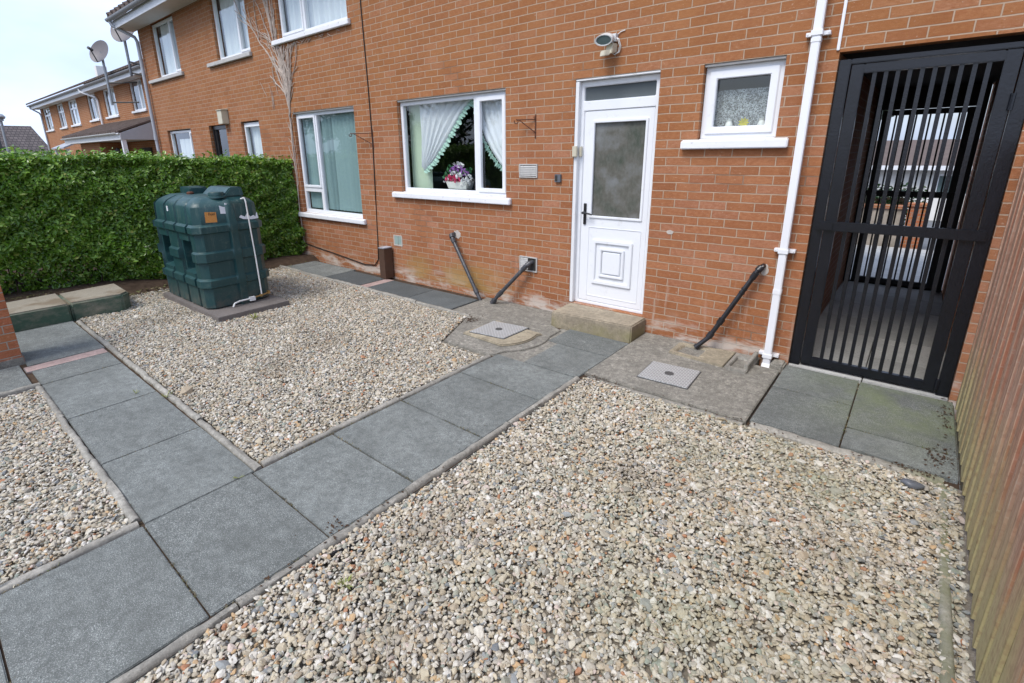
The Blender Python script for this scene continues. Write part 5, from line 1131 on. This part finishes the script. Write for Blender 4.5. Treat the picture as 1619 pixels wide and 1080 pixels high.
def leaf_cloud(name, centers, n, size, mat, parent=None):
    C = []
    for (c, r, k) in centers:
        d = rng.normal(size=(k, 3)); d /= np.linalg.norm(d, axis=1)[:, None]; C.append(np.array(c)+d*np.array(r)*(rng.random(k)[:, None]**.45))
    C = np.concatenate(C); m = len(C); N_ = rng.normal(size=(m, 3)); N_[:, 2] += .6; N_ /= np.linalg.norm(N_, axis=1)[:, None]
    t = np.cross(N_, rng.normal(size=(m, 3))); t /= np.linalg.norm(t, axis=1)[:, None]; q = np.cross(N_, t); L_ = size*rng.uniform(.6, 1.2, m)[:, None]
    v = np.stack([C-t*L_, C+q*L_*.5, C+t*L_, C-q*L_*.5], 1).reshape(-1, 3); a = np.arange(m)*4
    return raw_mesh(name, v, f4=np.stack([a, a+1, a+2, a+3], 1), mat=mat, smooth=False, parent=parent)
h2 = thing('garden_hedge', 'dark green clipped hedge behind the low wall across the street', 'hedge', (-1.5, 10.4, -.4))
leaf_cloud('foliage', [((-5+.45*i+random.uniform(-.1, .1), 10.45+random.uniform(-.1, .1), .42+random.uniform(-.12, .14)), (.5, .38, .5), 700) for i in range(16)], 0, .05, 'tree_leaf', h2)
b = MB(); b.box(-5.1, 1.7, 10.3, 10.6, -.6, .6); b.build('light_block_core', 'bark', h2)  # same kind of added solid core, hidden in the foliage
tr = thing('street_tree', 'leafy tree whose dark branches hang at the top left of the passage opening', 'tree', (-.9, 10.9, -.5))
b = MB(); b.tube([(-.9, 10.9, -.6), (-.85, 10.9, 1.2), (-.7, 10.85, 2.6), (-.2, 10.6, 3.6)], [.16, .13, .10, .05], 8); b.tube([(-.75, 10.85, 2.3), (.0, 10.3, 2.9), (.7, 9.9, 2.7)], [.06, .04, .02], 6); b.build('trunk', 'bark', tr)
leaf_cloud('crown', [((-.9+random.uniform(-1.6, 1.7), 10.7+random.uniform(-1., 1.), 3.6+random.uniform(-.8, 1.4)), (.6, .6, .45), 420) for _ in range(20)]+[((.35+random.uniform(-.5, .6), 9.9+random.uniform(-.4, .4), 2.75+random.uniform(-.3, .3)), (.32, .3, .22), 140) for _ in range(9)], 0, .07, 'tree_leaf', tr)

def big_tree(x, y, h, r, label):
    t = thing('garden_tree', label, 'tree', (x, y, -.14), 'trees reflected in the panes')
    b = MB(); b.tube([(x, y, -.2), (x+.1, y, h*.3), (x, y+.1, h*.6), (x+.2, y, h*.85)], [.2, .16, .10, .04], 8)
    for k in range(7):
        a = k*.9; b.tube([(x, y, h*(.3+.05*k)), (x+r*.4*math.cos(a), y+r*.4*math.sin(a), h*(.42+.05*k)), (x+r*.75*math.cos(a), y+r*.75*math.sin(a), h*(.5+.055*k))], [.07, .045, .02], 6)
    b.build('trunk', 'bark', t)
    cs = []
    for _ in range(42):
        a = random.uniform(0, 2*PI); q = random.uniform(.1, 1)**.5; zz = random.uniform(.22, 1.0); k = math.sin(PI*(zz-.12)/.95)**.7
        cs.append(((x+r*q*k*math.cos(a), y+r*q*k*math.sin(a), h*zz), (.75, .75, .55), 260))
    leaf_cloud('crown', cs, 0, .11, 'tree_leaf', t)
big_tree(-13.5, -11.0, 6.5, 2.6, 'broad leafy tree outside the frame whose dark mass is reflected in the kitchen window')
big_tree(-20.5, -10.5, 6.0, 2.2, 'leafy tree outside the frame whose twigs are reflected in the living room window')
big_tree(-6.8, -12.5, 6.0, 2.6, 'tree outside the frame standing straight behind the yard opposite the back door')
